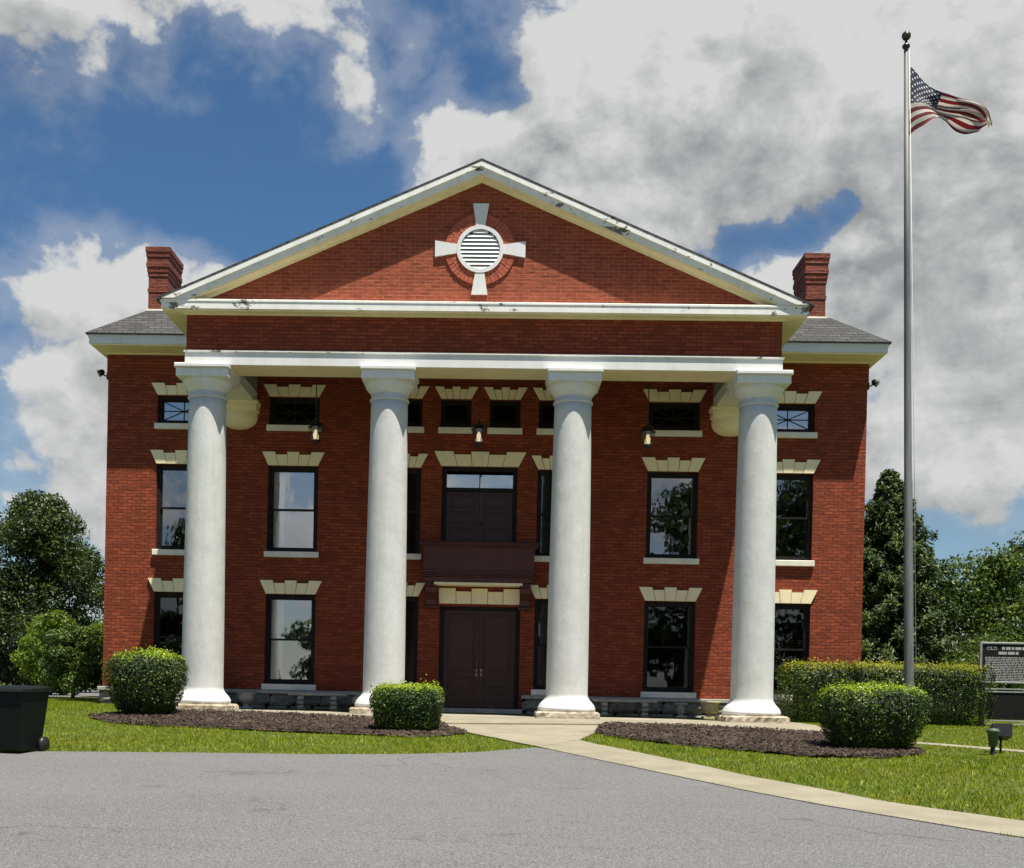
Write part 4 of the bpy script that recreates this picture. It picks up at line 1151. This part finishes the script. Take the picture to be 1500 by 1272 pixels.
p = MB(); p.box(-.40, .40, .0, .02, .15, .72); p.build('opening_shade', M['plaque'], t)  # black sheet standing in for the darkness of an open frame

# ground lights by the marker
t = empty('path_light', (8.45, -8.55, -.34)); tag(t, 'short green capped post light in the right lawn', 'light')
p = MB(); p.lathe([(.035, -.05), (.035, .17), (.02, .18)], 0, 0, 16); p.build('stake', M['blackmetal'], t)
gm = simple_mat('green_enamel', (.045, .075, .045), (.07, .10, .065), .55)
p = MB(); p.lathe([(.05, .14), (.065, .16), (.085, .36), (.10, .37), (.105, .40), (.07, .43), (.0, .44)], 0, 0, 20); p.build('cap', gm, t)
t = empty('ground_floodlight', (8.72, -8.2, -.33)); tag(t, 'black box floodlight tilted up from the right lawn', 'floodlight')
p = MB(); p.tube([(0, 0, -.05), (0, 0, .28)], .02, 8); p.build('stake', M['blackmetal'], t)
p = MB(); p.add([(-.14, -.10, .30), (.14, -.10, .30), (.14, .08, .22), (-.14, .08, .22), (-.16, -.06, .50), (.16, -.06, .50), (.16, .13, .40), (-.16, .13, .40)], [(0, 3, 2, 1), (4, 5, 6, 7), (0, 1, 5, 4), (1, 2, 6, 5), (2, 3, 7, 6), (3, 0, 4, 7)]); p.build('housing', M['blackmetal'], t)
p = MB(); p.add([(-.13, -.055, .503), (.13, -.055, .503), (.13, .115, .408), (-.13, .115, .408)], [(0, 1, 2, 3)]); p.build('lens', M['lampglass'], t)

# wheeled bin at the left edge
M['bin'] = simple_mat('bin_plastic', (.004, .007, .006), (.007, .011, .009), .6, 6, spec=.15)
t = empty('wheeled_bin', (-6.02, -12.0, float(gz(-12.0))+.01), R(-8)); tag(t, 'dark green wheeled rubbish bin on the drive at the left edge', 'bin')
p = MB(); vs = []
for z, w, d in ((.04, .23, .26), (.20, .25, .28), (.76, .295, .345), (.82, .31, .36)):
    vs += [(-w, -d, z), (w, -d, z), (w, d, z), (-w, d, z)]
fs = [(3, 2, 1, 0), (12, 13, 14, 15)]+[(l*4+i, l*4+(i+1) % 4, l*4+4+(i+1) % 4, l*4+4+i) for l in range(3) for i in range(4)]
p.add(vs, fs); p.build('body', M['bin'], t)
p = MB(); p.add([(-.32, -.38, .82), (.32, -.38, .82), (.32, .40, .82), (-.32, .40, .82), (-.31, -.36, .85), (.31, -.36, .85), (.31, .38, .88), (-.31, .38, .88), (-.24, -.24, .885), (.24, -.24, .885), (.24, .28, .905), (-.24, .28, .905)],
      [(0, 3, 2, 1), (0, 1, 5, 4), (1, 2, 6, 5), (2, 3, 7, 6), (3, 0, 4, 7), (4, 5, 9, 8), (5, 6, 10, 9), (6, 7, 11, 10), (7, 4, 8, 11), (8, 9, 10, 11)]); p.build('lid', M['bin'], t)
p = MB(); p.tube([(-.26, .40, .80), (-.26, .47, .83), (.26, .47, .83), (.26, .40, .80)], .016, 8); p.build('handle', M['bin'], t)
for s in (-1, 1):
    p = MB(); p.tube([(s*.25, .26, .10), (s*.31, .26, .10)], .11, 20); p.build('wheel', M['blackmetal'], t)

# ------------------------------------------------------------------ sky, sun, camera
SUN = Vector((.19, -.27, 1)).normalized()
el = math.asin(SUN.z)
world = bpy.data.worlds.new('World'); scn.world = world; world.use_nodes = True
nt = NT(world.node_tree); bg = nt.n['Background']
sky = nt.n.new('ShaderNodeTexSky'); sky.sky_type = 'NISHITA'; sky.sun_disc = False
sky.sun_elevation = el; sky.sun_rotation = R(135); sky.air_density = 1.0; sky.dust_density = .6; sky.ozone_density = 2.2

# clouds: a field made of broad masses plus fractal noise, evaluated on the view direction
BL = []   # x, z of direction, radii, amount
def blob(px, py, rx, ry, amp):
    BL.append(((px-732)*.000495, (1013-py)*.000505, rx*.000495, ry*.000505, amp))
for q in [(100, 60, 170, 110, 1.15), (340, 20, 230, 95, 1.0), (472, 118, 60, 70, .62), (900, 250, 350, 300, 1.35), (1280, 120, 420, 270, 1.35), (1420, 440, 300, 290, 1.2),
          (1050, 440, 330, 120, .95), (640, 205, 110, 90, .75), (560, 268, 45, 35, .5), (487, 300, 36, 26, .4), (165, 415, 165, 120, 1.15), (85, 560, 170, 190, 1.0), (85, 740, 200, 95, 1.1),
          (1370, 680, 240, 120, .85), (800, 20, 150, 80, .55), (610, 70, 80, 60, .35),
          (320, 260, 330, 190, -.75), (640, 70, 110, 130, -.5), (720, 125, 75, 80, -.75), (1100, 325, 135, 72, -1.15), (1175, 290, 65, 55, -.55), (440, 400, 200, 130, -.6), (1430, 800, 150, 75, -.7), (1290, 610, 60, 45, -.5)]: blob(*q)
grp = bpy.data.node_groups.new('CloudField', 'ShaderNodeTree')
grp.interface.new_socket('Vector', in_out='INPUT', socket_type='NodeSocketVector'); grp.interface.new_socket('Field', in_out='OUTPUT', socket_type='NodeSocketFloat')
g = NT(grp); gi = g.n.new('NodeGroupInput'); go = g.n.new('NodeGroupOutput'); vec = gi.outputs[0]
wz = g.n.new('ShaderNodeTexNoise'); wz.inputs['Scale'].default_value = 7; wz.inputs['Detail'].default_value = 7; g.l.new(vec, wz.inputs['Vector'])
wv = g.vmath('ADD', vec, g.vmath('MULTIPLY', g.vmath('SUBTRACT', wz.outputs['Color'], (.5, .5, .5)), (.16, .16, .12)))
tot = None
for (x, z, rx, rz, amp) in BL:
    q = g.vmath('MULTIPLY', g.vmath('SUBTRACT', wv, (x, 0, z)), (1/rx, 0, 1/rz))
    r = g.ramp(g.vmath('LENGTH', q), 0.15, 1.25, amp, 0.0)
    tot = r if tot is None else g.math('ADD', tot, r)
# unseen sky: cleared overhead and behind to cut ambient, low cloud left for reflections
sepd = g.n.new('ShaderNodeSeparateXYZ'); g.l.new(vec, sepd.inputs[0])
back = g.ramp(sepd.outputs['Y'], 0.0, -.3, 0, 1)
hi = g.math('ADD', g.ramp(sepd.outputs['Z'], .52, .64, 0, -.25), g.math('MULTIPLY', back, g.ramp(sepd.outputs['Z'], .18, .30, .62, -.35)))
tot = g.math('MULTIPLY', tot, g.math('SUBTRACT', 1.0, back))
tot = g.math('MINIMUM', g.math('ADD', tot, hi), 1.15)
fb = g.noise(g.vmath('MULTIPLY', vec, (1, 1, 1.35)), 7.5, 11, .60, .35)
bil = g.n.new('ShaderNodeTexNoise'); bil.inputs['Scale'].default_value = 20; bil.inputs['Detail'].default_value = 8; bil.inputs['Roughness'].default_value = .62; g.l.new(g.vmath('MULTIPLY', vec, (1, 1, 1.25)), bil.inputs['Vector'])
blw = g.math('ABSOLUTE', g.math('SUBTRACT', g.math('MULTIPLY', g.noise(g.vmath('MULTIPLY', vec, (1, 1, 1.15)), 15, 7, .55, .2), 2.0), 1.0))
tot = g.math('ADD', tot, g.math('MULTIPLY', g.math('SUBTRACT', blw, .22), 1.1))
fld = g.math('ADD', tot, g.math('ADD', g.math('MULTIPLY', g.math('SUBTRACT', fb, .5), 2.1), g.math('MULTIPLY', g.math('SUBTRACT', bil.outputs['Fac'], .5), .95)))
g.l.new(fld, go.inputs[0])
tc = nt.n.new('ShaderNodeTexCoord').outputs['Generated']
def field(v):
    n = nt.n.new('ShaderNodeGroup'); n.node_tree = grp; nt.l.new(v, n.inputs[0]); return n.outputs[0]
f0 = field(tc); f1 = field(nt.vmath('ADD', tc, (.008, 0, .022))); f2 = field(nt.vmath('ADD', tc, (.02, 0, .075)))
dens = nt.ramp(f0, .28, .72)
thin = nt.ramp(f0, -.45, .55, 0, .30)
# bright where the cloud is thin or faces the sun, grey in the thick bases
emb = nt.math('MULTIPLY', nt.math('SUBTRACT', f0, f1), .34)
emb2 = nt.math('MULTIPLY', nt.math('SUBTRACT', f0, f2), .20)
tex = nt.noise(nt.vmath('MULTIPLY', tc, (1, 1, 1.5)), 11, 9, .62, .6)
big = nt.ramp(nt.noise(nt.vmath('ADD', nt.vmath('MULTIPLY', tc, (1, 1, 1.9)), (3.1, 0, 1.7)), 3.6, 6, .58), .30, .70, -.15, .15)
edge = nt.ramp(f0, .30, 1.15, .22, 0.0)
lum = nt.math('ADD', nt.math('ADD', nt.math('ADD', .69, emb), emb2), nt.math('ADD', big, nt.math('ADD', edge, nt.math('MULTIPLY', nt.math('SUBTRACT', tex, .5), .75))), clamp=True)
rp = nt.n.new('ShaderNodeValToRGB'); nt.l.new(lum, rp.inputs[0])
e = rp.color_ramp.elements; e[0].position = .10; e[0].color = (.16, .18, .21, 1); e[1].position = .95; e[1].color = (.88, .89, .88, 1)
k = rp.color_ramp.elements.new(.50); k.color = (.43, .45, .46, 1)
CLOUD = 8.6
cl = nt.vmath('MULTIPLY', rp.outputs[0], (CLOUD, CLOUD, CLOUD))
hs = nt.n.new('ShaderNodeHueSaturation'); hs.inputs['Saturation'].default_value = 1.24; hs.inputs['Value'].default_value = 1.08; nt.l.new(sky.outputs[0], hs.inputs['Color'])
mixed = nt.mix(nt.math('MAXIMUM', dens, thin), hs.outputs[0], cl)
nt.l.new(mixed, bg.inputs['Color']); bg.inputs['Strength'].default_value = .05

sl = bpy.data.lights.new('sun', 'SUN'); sl.energy = 5.0; sl.angle = R(.53); sl.color = (1, .94, .82)
so = bpy.data.objects.new('sun', sl); COL.objects.link(so); so.rotation_euler = SUN.to_track_quat('Z', 'Y').to_euler(); so.location = (20, -20, 60)

cam = bpy.data.cameras.new('camera'); co = bpy.data.objects.new('camera', cam); COL.objects.link(co); scn.camera = co
r_ = Vector((.99929484, .03102935, .0211424)); u_ = Vector((-.02137733, .007259, .99974513)); f_ = Vector((-.03086796, .99949211, -.0079172))
m4 = Matrix(((r_.x, u_.x, -f_.x, .5254), (r_.y, u_.y, -f_.y, -27.8571), (r_.z, u_.z, -f_.z, .5078), (0, 0, 0, 1))); co.matrix_world = m4
cam.sensor_fit = 'HORIZONTAL'; cam.sensor_width = 36; cam.lens = 1739.18/1500*36; cam.shift_x = (750-678.34)/1500; cam.shift_y = (1026.8-636)/1500
cam.clip_start = .1; cam.clip_end = 3000

scn.view_settings.view_transform = 'Standard'; scn.view_settings.look = 'None'; scn.view_settings.gamma = 1; scn.view_settings.use_curve_mapping = False
scn.view_settings.exposure = .82
scn.cycles.max_bounces = 8; scn.cycles.diffuse_bounces = 5; scn.cycles.transparent_max_bounces = 12
